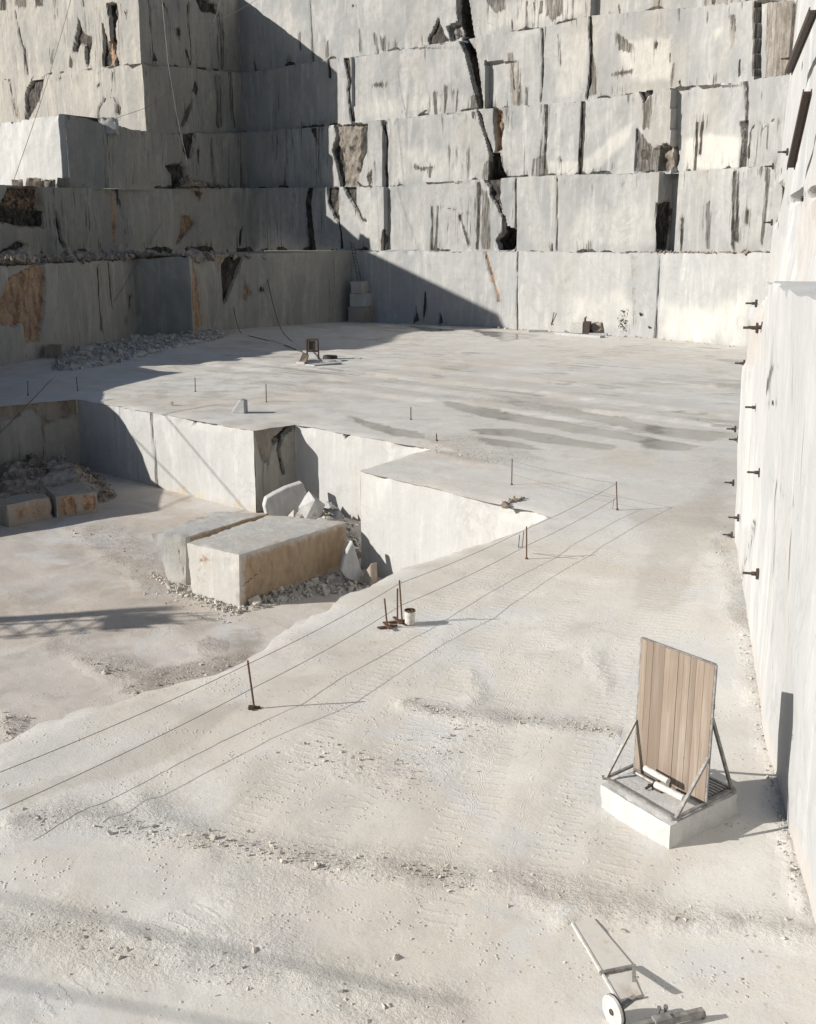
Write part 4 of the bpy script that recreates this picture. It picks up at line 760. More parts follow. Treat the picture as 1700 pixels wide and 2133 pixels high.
def heap(name, label, cat, poly, z, n, size, h, mat, mx=.6):
    """broken rock: a low mound carrying loose stones"""
    W = px_poly(poly, z); c = W; lo = np.min(W, 0); hi = np.max(W, 0); st = max(.12, min(.35, (hi-lo).max()/70))
    gx, gy = np.meshgrid(np.arange(lo[0]-.3, hi[0]+.3, st), np.arange(lo[1]-.3, hi[1]+.3, st), indexing='ij')
    sd = sdpoly(gx, gy, c); hh = h*.8*sm(-.1, h*1.6, sd)*(1+1.4*fbm(gx*.9, gy*.9, gx*0, 4, 12))-.05+.1*h*fbm(gx*4, gy*4, gx*0, 2, 13)
    V = np.stack([gx, gy, z+np.where(sd > -.25, hh, -.3)], -1).reshape(-1, 3); a, b = gx.shape; idx = np.arange(a*b).reshape(a, b)
    F = np.stack([idx[:-1, :-1], idx[1:, :-1], idx[1:, 1:], idx[:-1, 1:]], -1).reshape(-1, 4); keep_ = sd.ravel()[F].max(1) > -.15
    F = F[keep_].tolist(); V = V.tolist(); k = len(V)
    for p in scatter(poly, n, z, h):
        hv, hf = random.choice(HULLS); s = min(mx, size*math.exp(random.gauss(0, .6)))
        q = (hv*np.array([s*random.uniform(.7, 1.3), s*random.uniform(.6, 1.1), s*random.uniform(.5, .9)]))@rotm().T+np.array(p)
        V += q.tolist(); F += [[i+k for i in f] for f in hf]; k += len(hv)
    o = np_mesh(name, V, F, mat, None, False); return tag(o, label, cat, None, 'stuff')

def rough_block(name, c8, mat, amp=.05, chip=.12, cuts=None, seed=0, parent=None, res=.1):
    """a sawn or split block from eight corners (bottom four, top four) with worn faces and chipped arrises"""
    c8 = np.array(c8, float); V = []; F = []; k = 0; res = max(res, .02)
    L = [np.linalg.norm(c8[1]-c8[0]), np.linalg.norm(c8[3]-c8[0]), np.linalg.norm(c8[4]-c8[0])]
    n = [int(np.clip(round(l/res), 3, 80)) for l in L]
    idx = {}
    def tri(a, b, c):
        w = np.array([(1-a)*(1-b)*(1-c), a*(1-b)*(1-c), a*b*(1-c), (1-a)*b*(1-c), (1-a)*(1-b)*c, a*(1-b)*c, a*b*c, (1-a)*b*c]); return w@c8
    def vid(i, j, l):
        if (i, j, l) not in idx: idx[(i, j, l)] = len(V); V.append((i, j, l))
        return idx[(i, j, l)]
    for d in range(3):
        e, f = [(1, 2), (2, 0), (0, 1)][d]
        for side in (0, n[d]):
            for p in range(n[e]):
                for q in range(n[f]):
                    def mk(a, b):
                        t = [0, 0, 0]; t[d] = side; t[e] = a; t[f] = b; return vid(*t)
                    qd = [mk(p, q), mk(p+1, q), mk(p+1, q+1), mk(p, q+1)]; F.append(qd if side else qd[::-1])
    I = np.array(V, float); U = I/np.array(n)
    X = np.array([tri(*u) for u in U]); cen = c8.mean(0)
    # distance to the nearest arris of the block
    du = np.minimum(U, 1-U)*np.array(L); ds = np.sort(du, 1); ed = ds[:, 1]
    nz = fbm(X[:, 0]*1.1+seed, X[:, 1]*1.1, X[:, 2]*1.1, 4, 50); n2 = fbm(X[:, 0]*2.6+seed, X[:, 1]*2.6, X[:, 2]*2.6, 3, 55)
    dirn = X-cen; dirn /= np.linalg.norm(dirn, axis=1)[:, None]+1e-9
    # outward normal of the faces the point lies on
    ax = [c8[1]-c8[0], c8[3]-c8[0], c8[4]-c8[0]]; N = np.zeros_like(X)
    for d in range(3):
        a = ax[d]/np.linalg.norm(ax[d]); N += a*((U[:, d] > .999).astype(float)-(U[:, d] < .001).astype(float))[:, None]
    N /= np.linalg.norm(N, axis=1)[:, None]+1e-9
    X = X+N*(amp*2*nz)[:, None]-N*(chip*np.maximum(0, n2+.12)*2.2*sm(chip*2.2, 0, ed))[:, None]
    A = {}
    if cuts:
        px_, py_ = proj(X)
        for kk, pts, val, so in cuts:
            A[kk] = np.maximum(A.get(kk, 0), val*sm(-so, so, sdpoly(px_, py_, pts)+4*nz))
    o = np_mesh(name, X, F, mat, parent, True, A, sharp=28); return o
def block_from_edge(a, b, z, depth, h, ta=0., dirn=None):
    """a, b: places of the front foot corners as seen at height z; depth into the scene"""
    A_, B_ = P(*a, z)[:2], P(*b, z)[:2]; d = (B_-A_)/np.linalg.norm(B_-A_); nn = np.array([-d[1], d[0]]) if dirn is None else dirn
    q = [A_, B_, B_+nn*depth, A_+nn*depth]
    return [(*p, z-.1) for p in q]+[(*p, z+h+(ta if i > 1 else 0)) for i, p in enumerate(q)]

# ---- wooden screen on a marble slab
HB = .42
bF, bL, bR = P(1397, 1720, HB), P(1251, 1634, HB), P(1539, 1652, HB)
bB = bL+bR-bF
scr = empty('wooden_screen', ((bF+bB)/2*np.array([1, 1, 0])), 'tall screen of brown planks braced upright on a thick white marble slab', 'screen')
def down(p, z=-.2): return (p[0], p[1], z)
rough_block('base_slab', [down(bF), down(bR), down(bB), down(bL), bF, bR, bB, bL], M['concrete'], .02, .09, seed=3, parent=scr, res=.07)
pa, pb = P(1321, 1605, HB), P(1467, 1677, HB)
pdir = (pb-pa)/np.linalg.norm(pb-pa); pn = np.array([pdir[1], -pdir[0], 0])   # towards the viewer
ztl = PV(1323, 1322, pa, pb)[2]; ztr = PV(1477, 1384, pa, pb)[2]; zt_ = (ztl+ztr)/2
Wd = np.linalg.norm(pb-pa); zb_ = HB+.05
def pp(t, z, o=0.): return pa*np.array([1, 1, 0])+pdir*t*Wd+np.array([0, 0, z])+pn*o
k = NT('weathered_planks')
d_ = k.n('ShaderNodeAttribute', attribute_name='plank').outputs['Fac']
gr_ = k.noise(1., 8, .7, .6, k.map((26, 26, 1.1))); g2 = k.noise(1., 5, .6, .3, k.map((7, 7, .35)))
c = k.mix(d_, (.2, .158, .125), (.31, .25, .2)); c = k.mix(k.ramp(gr_, .4, .7, 0, .6), c, (.2, .145, .105)); c = k.mix(k.ramp(g2, .5, .7, 0, .5), c, (.42, .37, .31))
c = k.mix(k.ramp(k.noise(1.2, 5, .6), .52, .7, 0, .4), c, (.22, .165, .12))
c = k.mix(k.math('MULTIPLY', k.ramp(k.voro(2.1), .04, .07, 1, 0), .6), c, (.14, .08, .05))
M['planks'] = k.out(c, .8, k.bump(gr_, .25, .01))
V = []; F = []; A_ = []
edges = [0, .085, .175, .34, .42, .53, .6, .69, .77, .875, 1.]; tones = [.75, .35, .15, .8, .7, .55, .9, .2, .85, .6]
for i in range(len(edges)-1):
    t0, t1 = edges[i]+.002, edges[i+1]-.002; o0 = random.uniform(-.004, .004); b0 = len(V)
    for o in (o0, o0-.035):
        for t in (t0, t1):
            for z in np.linspace(zb_, zt_-random.uniform(0, .012), 12): V.append(pp(t, z, o)); A_.append(tones[i])
    g_ = lambda o, t, z: b0+o*24+t*12+z
    for z in range(11):
        F += [[g_(0, 0, z), g_(0, 1, z), g_(0, 1, z+1), g_(0, 0, z+1)], [g_(1, 1, z), g_(1, 0, z), g_(1, 0, z+1), g_(1, 1, z+1)], [g_(0, 1, z), g_(1, 1, z), g_(1, 1, z+1), g_(0, 1, z+1)], [g_(1, 0, z), g_(0, 0, z), g_(0, 0, z+1), g_(1, 0, z+1)]]
    F.append([g_(0, 0, 11), g_(0, 1, 11), g_(1, 1, 11), g_(1, 0, 11)])
np_mesh('plank_panel', V, F, M['planks'], scr, False, dict(plank=A_))
fr = MB()
fr.bar(pp(-.004, zb_-.06, -.02), pp(-.004, zt_+.0, -.02), .05, .016, pn); fr.bar(pp(1.006, zb_-.06, -.02), pp(1.006, zt_+.0, -.02), .055, .03, pn)
fr.bar(pp(-.004, zt_+.012, -.02), pp(1.006, zt_+.012, -.02), .05, .014, (0, 0, 1)); fr.bar(pp(0, zb_-.03, -.02), pp(1, zb_-.03, -.02), .05, .04, (0, 0, 1))
fr.build('panel_frame', M['darksteel'], scr)
def brace(p, q):
    MB().bar(p, q, .05, .05, pn).box(np.array(p)+np.array([0, 0, .01]), (.13, .13, .02)).build('brace', M['darksteel'], scr)
fl0, fr0 = P(1262, 1624, HB), P(1407, 1709, HB); br0 = P(1524, 1648, HB); bl0 = fl0+br0-fr0
zl = PV(1322, 1497, pa, pb)[2]; zr_ = PV(1474, 1490, pa, pb)[2]
for foot, t, z in ((fl0, -.01, zl), (fr0, 1.01, PV(1472, 1577, pa, pb)[2]), (br0, 1.015, zr_), (bl0, -.015, zl)):
    brace((foot[0], foot[1], HB+.03), pp(t, z))
ff = MB()
up = np.array([0, 0, .035]); 
for a, b in ((fl0, fr0), (fr0, br0), (br0, bl0), (bl0, fl0)): ff.bar(a+up, b+up, .05, .04)
ff.build('floor_frame', M['darksteel'], scr)
gt = MB(); mA, mB = (bl0+fl0)/2, (fr0+br0)/2
for i in range(1, 9):
    t = i/9.; a = pb*np.array([1, 1, 0])+(br0-pb)*np.array([1, 1, 0])*t; a[2] = HB+.05; gt.bar(a-pdir*.06, a-pdir*.62, .05, .03)
gt.build('grating', M['steel'], scr)
MB().tube([pp(1.03, zr_+.22), pp(1.055, zr_+.25, .04), pp(1.06, zr_+.2, .05), pp(1.04, zr_+.16, .02)], .012).build('latch', M['iron'], scr)
k = NT('dusty_rusted_sheet'); c = k.mix(k.ramp(k.noise(2.2, 7, .65, .4), .5, .64), (.56, .53, .48), (.5, .47, .43)); c = k.mix(k.ramp(k.noise(1.5, 7, .7, .5), .54, .68, 0, .8), c, (.42, .3, .2)); M['cartdeck'] = k.out(c, .8)
# loose poles lying on the slab
def pole(a, b, r_, name, label, mat, z=HB):
    a = P(*a, z+r_+.02); b = P(*b, z+r_+.02)
    o = MB().tube([a, b], r_, 12).build(name, mat, None, True, 40); o['group'] = 'poles lying on the slab'; return tag(o, label, 'pole')
pole((1344, 1600), (1392, 1628), .055, 'round_pole', 'thick pale pole lying on the marble slab against the foot of the planks', M['paint'], HB+.2)
pole((1366, 1634), (1424, 1663), .06, 'round_pole', 'thick pale pole lying nearest the front brace on the marble slab', M['paint'], HB+.1)
pole((1322, 1608), (1372, 1637), .035, 'round_pole', 'thin grey pole lying on the dusty marble slab, the outermost of the three', M['steel'])
t = MB(); a = P(1344, 1643, HB+.03); b = P(1380, 1622, HB+.2); t.bar(a, b, .035, .035); t.bar(P(1370, 1642, HB+.03), P(1350, 1634, HB+.1), .03, .03); t.box(P(1372, 1641, HB+.05), (.2, .12, .08), pdir, pn)
tag(t.build('iron_clamp', M['iron']), 'small dark iron clamp lying across the poles on the marble slab', 'clamp')

# ---- steel posts with wire ropes along the edge
def post(foot, top, label, base='none', r_=.022, group='posts along the edge'):
    f = P(*foot); ztop = EYE+ray(*top)*(f[1]/ray(*top)[1]); o = empty('steel_post', f, label, 'post', group)
    MB().tube([f, np.array([ztop[0], f[1], ztop[2]])], r_, 8).build('rod', M['rusty'], o, True)
    if base == 'cross':
        m = MB(); 
        for a in (.35, .35+math.pi/2):
            d = np.array([math.cos(a), math.sin(a), 0]); m.bar(f-d*.27+np.array([0, 0, .025 if a < 1 else .055]), f+d*.27+np.array([0, 0, .025 if a < 1 else .055]), .09, .03)
        m.build('foot', M['rusty'], o)
    elif base == 'pad':
        m = MB(); m.box(f+np.array([0, 0, .02]), (.26, .09, .04), (.9, .3, 0), (-.3, .9, 0)); m.box(f+np.array([-.06, -.02, .05]), (.12, .09, .07)); m.box(f+np.array([0, 0, .02]), (.07, .22, .03)); m.build('foot', M['iron'], o)
    else:
        MB().tube([f+np.array([0, 0, -.02]), f+np.array([0, 0, .05])], r_*2.2, 8).build('foot', M['rusty'], o)
    return o
tp = [((530, 1477), (516, 1376), 'leaning rusty post with a dark foot, the nearest one carrying the two wires', 'pad'), ((838, 1298), (832, 1209), 'tall rusty post standing just behind the white bucket', 'none'), ((1097, 1165), (1097, 1097), 'straight rusty post at the tip of the bright white pit corner', 'none'), ((1286, 1062), (1284, 1003), 'rusty post at the far bend where the two wires turn back', 'none'), ((1066, 1010), (1067, 956), 'thin rusty post on the flat top of the white pit corner', 'none')]
for f_, t_, l_, b_ in tp: post(f_, t_, l_, b_)
post((828, 1296), (828, 1226), 'shorter rusty post on a flat cross foot, right beside the bucket', 'cross'); post((807, 1307), (801, 1247), 'shortest rusty post on a flat cross foot, left of the bucket', 'cross')
far = [((58, 823), (58, 793), 'thin marker post in the shade above the brown stained pit face'), ((162, 815), (159, 785), 'thin marker post in the shade at the pit rim'), ((407, 816), (406, 786), 'thin marker post on the sunny terrace left of the white wedge'), ((555, 838), (554, 800), 'thin marker post on the terrace right of the white wedge'), ((856, 875), (856, 848), 'thin marker post standing beside the puddles'), ((910, 918), (909, 903), 'low marker peg by the rubble at the terrace edge')]
for f_, t_, l_ in far: post(f_, t_, l_, 'none', .03, 'thin posts on the far terrace')
def onpost(i, k):
    f_, t_ = tp[i][:2]; f = P(*f_); z = EYE+ray(*t_)*(f[1]/ray(*t_)[1]); return f+(np.array([z[0], f[1], z[2]])-f)*k
def sag(a, b, s, n=14):
    return [np.array(a)+(np.array(b)-np.array(a))*i/n-np.array([0, 0, s*4*(i/n)*(1-i/n)]) for i in range(n+1)]
def wire(name, label, pts, r_=.011, group=None, mat='wire', cat='wire'):
    return tag(MB().tube(pts, r_, 6).build(name, M[mat], None, True), label, cat, group)
hi = [onpost(i, .93) for i in range(5)]; lo = [onpost(i, .42) for i in range(5)]
e0 = PY(-60, 1632, 17.0); e0[2] = 1.0; e0 = P(-60, 1632, .95); e1_ = P(-60, 1714, .42)
def chain(pts, sg): 
    out = []
    for a, b in zip(pts[:-1], pts[1:]): out += sag(a, b, sg)[:-1]
    return out+[pts[-1]]
wire('wire_rope', 'upper of the two wires strung from post to post along the edge', chain([e0]+hi, .07), .0065, 'wires along the edge')
wire('wire_rope', 'lower of the two wires strung from post to post along the edge', chain([e1_]+lo, .07), .0065, 'wires along the edge')
a, b = onpost(3, .5), onpost(3, .42); 
m = MB(); g0 = P(1279, 1060, 0.03); m.tube([lo[3]+np.array([-.12, -.1, 0]), g0+np.array([-.05, 0, 0]), g0+np.array([.12, 0, 0]), lo[3]+np.array([.0, -.02, 0])], .01, 6)
tag(m.build('hanging_loop', M['wire'], None, True), 'loose loop of wire hanging at the far bend post', 'wire')
m = MB(); g0 = P(1088, 1140, .25); m.tube([hi[2]+np.array([-.25, -.35, -.1]), g0+np.array([-.12, 0, 0]), g0, hi[2]+np.array([-.1, -.12, -.05])], .014, 6)
tag(m.build('hanging_loop', M['wire'], None, True), 'loose loop of wire hanging by the post at the white pit corner', 'wire')

# ---- bucket
bc = P(854, 1299); rb, hb_ = .13, .37
bk = empty('bucket', bc, 'dirty white bucket with a rusty rim standing beside the cross-footed posts', 'bucket')
def lathe(prof, n=28):
    m = MB()
    for r_, z in prof:
        for j in range(n): a = 2*math.pi*j/n; m.V.append([bc[0]+r_*math.cos(a), bc[1]+r_*math.sin(a), bc[2]+z])
    for i in range(len(prof)-1):
        for j in range(n): m.F.append([i*n+j, i*n+(j+1) % n, (i+1)*n+(j+1) % n, (i+1)*n+j])
    return m
lathe([(.001, .0), (rb*.92, 0), (rb, .02), (rb*1.06, hb_*.55), (rb*1.08, hb_), (rb*1.02, hb_), (rb*.98, .06), (.001, .05)]).build('body', M['paint'], bk, True, 40)
lathe([(rb*1.08, hb_-.02), (rb*1.13, hb_-.02), (rb*1.13, hb_+.012), (rb*1.02, hb_+.012), (rb*1.0, hb_-.05)]).build('rim', M['rusty'], bk, True, 40)
MB().tube([bc+np.array([rb*1.1*math.cos(a), .1*math.sin(a)-.02, hb_-.02-.06*math.sin(a)]) for a in np.linspace(0, math.pi, 12)], .006, 6).build('handle', M['iron'], bk, True)

# ---- blocks in the pit
zt2 = PIT+2.28
F_ = P(499, 1266, PIT); Ft = PV(498, 1155, F_, F_+np.array([1, 0, 0])); zt2 = Ft[2]
Rt, Lt = P(724, 1086, zt2), P(389, 1131, zt2)
Bt = P(562, 1072, zt2)
c8 = [(F_[0], F_[1], PIT-.1), (Rt[0], Rt[1], PIT-.1), (Bt[0], Bt[1], PIT-.1), (Lt[0]+.12, Lt[1]-.05, PIT-.1), Ft, Rt, Bt, Lt]
tag(rough_block('marble_block', c8, M['block'], .018, .09, seed=1, cuts=[('soil', [(505, 1160), (724, 1090), (720, 1180), (505, 1265)], .85, 20), ('rust', [(505, 1180), (560, 1140), (545, 1180), (505, 1230)], .45, 8), ('rust', [(690, 1110), (724, 1090), (720, 1170), (690, 1180)], .4, 8), ('dark', [(500, 1222), (540, 1188), (546, 1172), (549, 1176), (543, 1192), (504, 1226)], .6, 2), ('rust', [(405, 1150), (440, 1150), (430, 1240), (405, 1230)], .42, 10)]), 'biggest sawn marble block, beige with a tawny shaded side, lying in the pit', 'stone block', 'sawn blocks in the pit')
sa, sb_, scn, sd_ = P(314, 1112, zt2), P(452, 1064, zt2+.05), P(566, 1069, zt2+.05), P(392, 1120, zt2-.05)
ga, gd = P(352, 1214, PIT), P(392, 1222, PIT)
dv = (scn-sd_)[:2]/np.linalg.norm((scn-sd_)[:2]); off2 = -np.array([dv[1], -dv[0]])*.16
sd2 = sd_[:2]+off2; sc2 = scn[:2]+off2
c8 = [(gd[0]+off2[0], gd[1]+off2[1], PIT-.1), (sc2[0], sc2[1], PIT-.1), (sb_[0], sb_[1], PIT-.1), (ga[0], ga[1], PIT-.1), (*sd2, zt2-.02), (*sc2, zt2+.03), sb_, sa]
tag(rough_block('marble_block', c8, M['block'], .03, .12, seed=5, cuts=[('soil', [(395, 1120), (562, 1066), (566, 1080), (400, 1140)], 1., 4), ('dark', [(355, 1110), (378, 1150), (388, 1200), (380, 1200), (368, 1150)], .5, 3)]), 'long cracked marble block split from the biggest block along a narrow gap', 'stone block', 'sawn blocks in the pit')
tag(rough_block('marble_block', block_from_edge((19, 1101), (110, 1080), PIT, 1.75, 1.25), M['brownblock'], .05, .13, seed=11, cuts=[('rust', [(30, 1050), (105, 1040), (108, 1075), (25, 1095)], .5, 12)]), 'brownish block at the left picture edge, lower of the two in the shade', 'stone block', 'sawn blocks in the pit')
c8 = block_from_edge((119, 1080), (207, 1067), PIT, 1.7, 1.22, .25)
tag(rough_block('marble_block', c8, M['brownblock'], .06, .15, seed=17, cuts=[('rust', [(125, 1035), (160, 1030), (160, 1070), (125, 1075)], .8, 8), ('rust', [(168, 1030), (200, 1030), (203, 1062), (170, 1068)], .75, 8)]), 'rusty fronted block with a tilted top, right one of the shaded pair at the left', 'stone block', 'sawn blocks in the pit')
# leaning broken slabs
def slab(name, label, pts, A_, B_, th, mat, group=None, lean=0.):
    nn = np.array([(B_-A_)[1], -(B_-A_)[0]])/np.linalg.norm(B_-A_)
    poly = [PV(*p, A_, B_) for p in pts]; zc_ = min(p[2] for p in poly)
    poly = [p+np.array([-nn[0], -nn[1], 0])*lean*(p[2]-zc_) for p in poly]
    o = MB().prism(poly, (-nn[0]*th, -nn[1]*th, 0)).build(name, mat)
    bm = bmesh.new(); bm.from_mesh(o.data); bmesh.ops.bevel(bm, geom=bm.edges[:], offset=.05, segments=1, affect='EDGES'); bm.to_mesh(o.data); bm.free()
    return tag(o, label, 'slab', group)
q0 = P(560, 1085, PIT)[:2]
slab('broken_slab', 'thick broken grey slab leaning in the inner corner of the pit', [(552, 1056), (557, 1040), (575, 1030), (600, 1018), (634, 1007), (643, 1033), (640, 1075), (556, 1075)], q0, q0+np.array([.93, .37]), .55, M['whiteblock'], None, .18)
q1_ = P(740, 1218, PIT)[:2]
slab('broken_slab', 'pointed bluish slab propped against the bright corner face of the pit', [(712, 1192), (720, 1165), (741, 1131), (757, 1196), (750, 1216), (725, 1208)], q1_, q1_+np.array([.93, .37]), .3, M['whiteblock'], None, .22)
slab('broken_slab', 'small dark pointed rock at the foot of the bright pit corner', [(748, 1216), (756, 1194), (769, 1174), (773, 1208), (770, 1222)], P(760, 1222, PIT)[:2], P(760, 1222, PIT)[:2]+e1, .4, M['brownblock'], None, .1)
# loose boulders between the slab and the big block
for i, (px_, py_, z_, s_, l_) in enumerate([(650, 1056, PIT+1.35, .62, 'tall pale boulder on the rubble behind the biggest block'), (664, 1062, PIT+1.1, .4, 'small angular boulder among the rubble behind the biggest block'), (688, 1058, PIT+1.0, .6, 'slanting slab-like boulder right of the tall pale boulder'), (640, 1068, PIT+.9, .4, 'low boulder left in the rubble heap behind the biggest block'), (700, 1072, PIT+.75, .45, 'rounded boulder at the right end of the rubble behind the biggest block')]):
    hv, hf = hull(300+i, 16, .8 if i != 2 else .4); c_ = P(px_, py_, z_); q = Matrix.Rotation(.5*i, 3, 'Z')@Matrix.Rotation(.6 if i in (0, 2) else .2, 3, 'Y')
    V_ = (hv*s_*np.array([1, .8, 1.15 if i == 0 else 1.]))@np.array(q).T+c_; V_[:, 2] = np.where(V_[:, 2] < c_[2]-s_*.5, V_[:, 2]-.3, V_[:, 2])
    tag(np_mesh('boulder', V_, hf, M['whiteblock'], None, False), l_, 'boulder', 'boulders behind the biggest block')
heap('rubble', 'loose rubble heap of pale stones behind the biggest block', 'rubble', [(600, 1075), (640, 1066), (700, 1072), (735, 1095), (755, 1150), (745, 1190), (600, 1130)], PIT, 420, .13, .85, M['rubble'])
heap('rubble', 'beige gravel and chips along the left foot of the two big blocks', 'rubble', [(318, 1192), (345, 1205), (400, 1228), (500, 1262), (520, 1275), (480, 1282), (430, 1262), (360, 1236), (322, 1208)], PIT, 600, .04, .06, M['clod'], .18)
heap('rubble', 'stones in the shade along the right side of the biggest block', 'rubble', [(500, 1266), (600, 1225), (700, 1180), (760, 1190), (772, 1222), (740, 1240), (690, 1236), (600, 1256), (520, 1276)], PIT, 520, .08, .12, M['clod'], .35)
heap('rubble', 'brown earthy rubble piled along the shaded left end of the pit', 'rubble', [(-40, 990), (60, 975), (175, 975), (215, 995), (250, 1038), (200, 1050), (90, 1040), (-40, 1060)], PIT, 1700, .065, 1.4, M['darkrubble'], .4)
heap('rubble', 'scattered grey rubble in the shade at the foot of the left quarry wall', 'rubble', [(105, 772), (120, 740), (200, 722), (285, 708), (400, 700), (430, 690), (480, 700), (440, 712), (340, 735), (230, 760), (150, 772)], 0., 2400, .1, .5, M['rubble'], .45)
for i, (px_, py_, s_, l_) in enumerate([(118, 745, 1.2, 'squarish brown boulder standing against the left quarry wall'), (180, 742, 1.0, 'pale boulder with a flat top in the rubble by the left quarry wall'), (224, 748, .95, 'rounded pale boulder in front of the rubble by the left quarry wall'), (150, 764, .7, 'low dark boulder at the near end of the rubble by the left quarry wall')]):
    c_ = P(px_, py_, 0); a_ = .4*i; d1 = np.array([math.cos(a_), math.sin(a_)]); d2 = np.array([-d1[1], d1[0]])
    c8 = [(*(c_[:2]+d1*x_*s_*.6+d2*y_*s_*.5), z_) for z_ in (-.1, s_*(1. if i < 2 else .7)) for x_, y_ in ((-1, -1), (1, -1), (1, 1), (-1, 1))]
    tag(rough_block('boulder', c8, M['brownblock' if i in (0, 3) else 'block'], .12, .2, seed=40+i, res=.12), l_, 'boulder', 'boulders by the left quarry wall')
# stones lying on the bench ledges
def ledge_stones(label, line, z, n, size, mat, spread=.5):
    pts = []
    for _ in range(n):
        t_ = random.random()*(len(line)-1); i = int(t_); f_ = t_-i; p = np.array(line[i])*(1-f_)+np.array(line[min(i+1, len(line)-1)])*f_
        pts.append((p[0]+random.gauss(0, spread), p[1]+abs(random.gauss(0, spread)), z+random.uniform(0, size)))
    stones('rubble', label, 'rubble', pts, mat, lognorm(size, .5, size*4))
lw = [plan1[0], plan1[1], plan1[2]+(plan1[1]-plan1[2])*.2, plan1[2], plan1[3], plan1[4], plan1[4]+(plan1[5]-plan1[4])*.55]  # left run of this rubble added to cover a sunlit strip of ledge
ledge_stones('grey rubble lying along the ledge on top of the lowest left bench, its left run added over a sunlit strip', [q+np.array([-.7, .9]) for q in lw], zpx(w400, 533)-.25, 900, .26, M['darkrubble'], .7)
ledge_stones('crumbled stone dust along the ledge of the lowest back bench', [bpt(0, x_, 524)[:2]+e2*.4 for x_ in (1330, 1420, 1500, 1600)], bpt(0, 1450, 527)[2]-.02, 300, .1, M['darkrubble'], .25)
ledge_stones('dark rubble on the second left bench near the corner', [k320+np.array([3, 2.]), cor3+np.array([-2., -3.])], w2[0][2], 160, .22, M['darkrubble'], .4)
kk_ = [k140+(far3-k140)*t_ for t_ in (.0, .2, .4, .62)]
for i, (q, s_, l_) in enumerate([(kk_[0], 1.0, 'sunlit stone at the right end of the row below the brilliant white face'), (kk_[1], .8, 'sunlit stone second from the right below the brilliant white face'), (kk_[2], 1.0, 'sunlit stone in the middle of the row below the brilliant white face'), (kk_[3], .8, 'sunlit stone at the left picture edge below the brilliant white face')]):
    c_ = np.array([q[0]-.3, q[1]-.9, zpx(q-np.array([.3, .9]), 386)]); c8 = [(c_[0]+x_*s_*.8, c_[1]+y_*s_*.5, c_[2]+z_) for z_ in (-.6, s_*.9) for x_, y_ in ((-1, -1), (1, -1), (1, 1), (-1, 1))]
    tag(rough_block('boulder', c8, M['brownblock'], .12, .3, seed=60+i, res=.2), l_, 'boulder', 'stones below the white face')
c_ = PY(226, 258, 140.5)
c8 = [(c_[0]+x_*1.1, c_[1]+y_*.8, c_[2]+z_) for z_ in (-1.2, .75) for x_, y_ in ((-1, -1), (1, -1), (1, 1), (-1, 1))]
tag(rough_block('boulder', c8, M['whiteblock'], .15, .35, seed=66, res=.2), 'white boulder lit by the sun on the ledge above the dark left face', 'boulder')

# ---- stacked blocks and ladder in the back corner
sq = P(748, 671); zz_ = 0.
d1 = np.array([.93, -.36]); d2 = np.array([.36, .93])
for i, (w_, h_, x0_, m_, l_) in enumerate([(3.2, 2.0, 0, 'brownblock', 'widest block, at the bottom of the stack in the far corner'), (2.6, 1.75, .05, 'block', 'middle block of the stack in the far corner'), (1.9, 1.55, -.15, 'block', 'smallest block, topmost of the stack in the far corner')]):
    c_ = sq[:2]+d1*x0_+d2*.9
    c8 = [(*(c_+d1*x_*w_/2+d2*y_*1.1), z_) for z_ in (zz_-(.1 if i == 0 else 0), zz_+h_) for x_, y_ in ((-1, -1), (1, -1), (1, 1), (-1, 1))]
    tag(rough_block('marble_block', c8, M[m_], .05, .16, seed=70+i, res=.18), l_, 'stone block', 'stacked blocks in the far corner'); zz_ += h_+.01
a = np.array([*(sq[:2]+d2*.6-d1*.1), zz_]); b = bpt(0, 738, 515)-np.array([.3, .5, -.8])
lo_ = empty('ladder', a, 'thin iron ladder climbing from the stacked blocks to the first ledge', 'ladder')
for sgn in (-1, 1): MB().tube([a+np.array([*d1, 0])*.22*sgn, b+np.array([*d1, 0])*.22*sgn], .05, 6).build('side_rail', M['iron'], lo_, True)
for i in range(1, 13): c_ = a+(b-a)*i/13; MB().tube([c_-np.array([*d1, 0])*.24, c_+np.array([*d1, 0])*.24], .035, 6).build('rung', M['iron'], lo_, True)

# ---- wedge and small machine on the terrace
A_ = P(482, 861)[:2]; B_ = P(510, 862)[:2]
slab('marble_wedge', 'white wedge shaped stone throwing a long shadow on the terrace', [(481, 861), (484, 855), (499, 832), (509, 835), (510, 863)], A_, B_, .55, M['whiteblock'])
tag(rough_block('small_stone', block_from_edge((355, 846), (360, 846), 0, .2, .28), M['whiteblock'], .02, .05, res=.06), 'tiny pale stone at the terrace rim left of the white wedge', 'stone')
mc = P(652, 749); tw = empty('saw_motor_stand', mc, 'rusty four legged motor stand of a wire saw on the terrace', 'machine')
hx, hy, hz = .5, .4, 1.75
for x_ in (-1, 1):
    for y_ in (-1, 1): MB().bar(mc+np.array([x_*hx*1.05, y_*hy, 0]), mc+np.array([x_*hx*.92, y_*hy*.9, hz]), .07, .07, (0, 1, 0)).build('leg', M['rusty'], tw)
bt = MB(); bt.box(mc+np.array([-.06, 0, hz*.72]), (.55, .5, .75)); bt.box(mc+np.array([.12, -.3, hz*.66]), (.16, .12, .6)); bt.build('motor', M['iron'], tw)
fm = MB()
for z_ in (hz, hz*.42): 
    for y_ in (-1, 1): fm.bar(mc+np.array([-hx, y_*hy*.95, z_]), mc+np.array([hx, y_*hy*.95, z_]), .08, .08)
    for x_ in (-1, 1): fm.bar(mc+np.array([x_*hx, -hy*.95, z_]), mc+np.array([x_*hx, hy*.95, z_]), .08, .08)
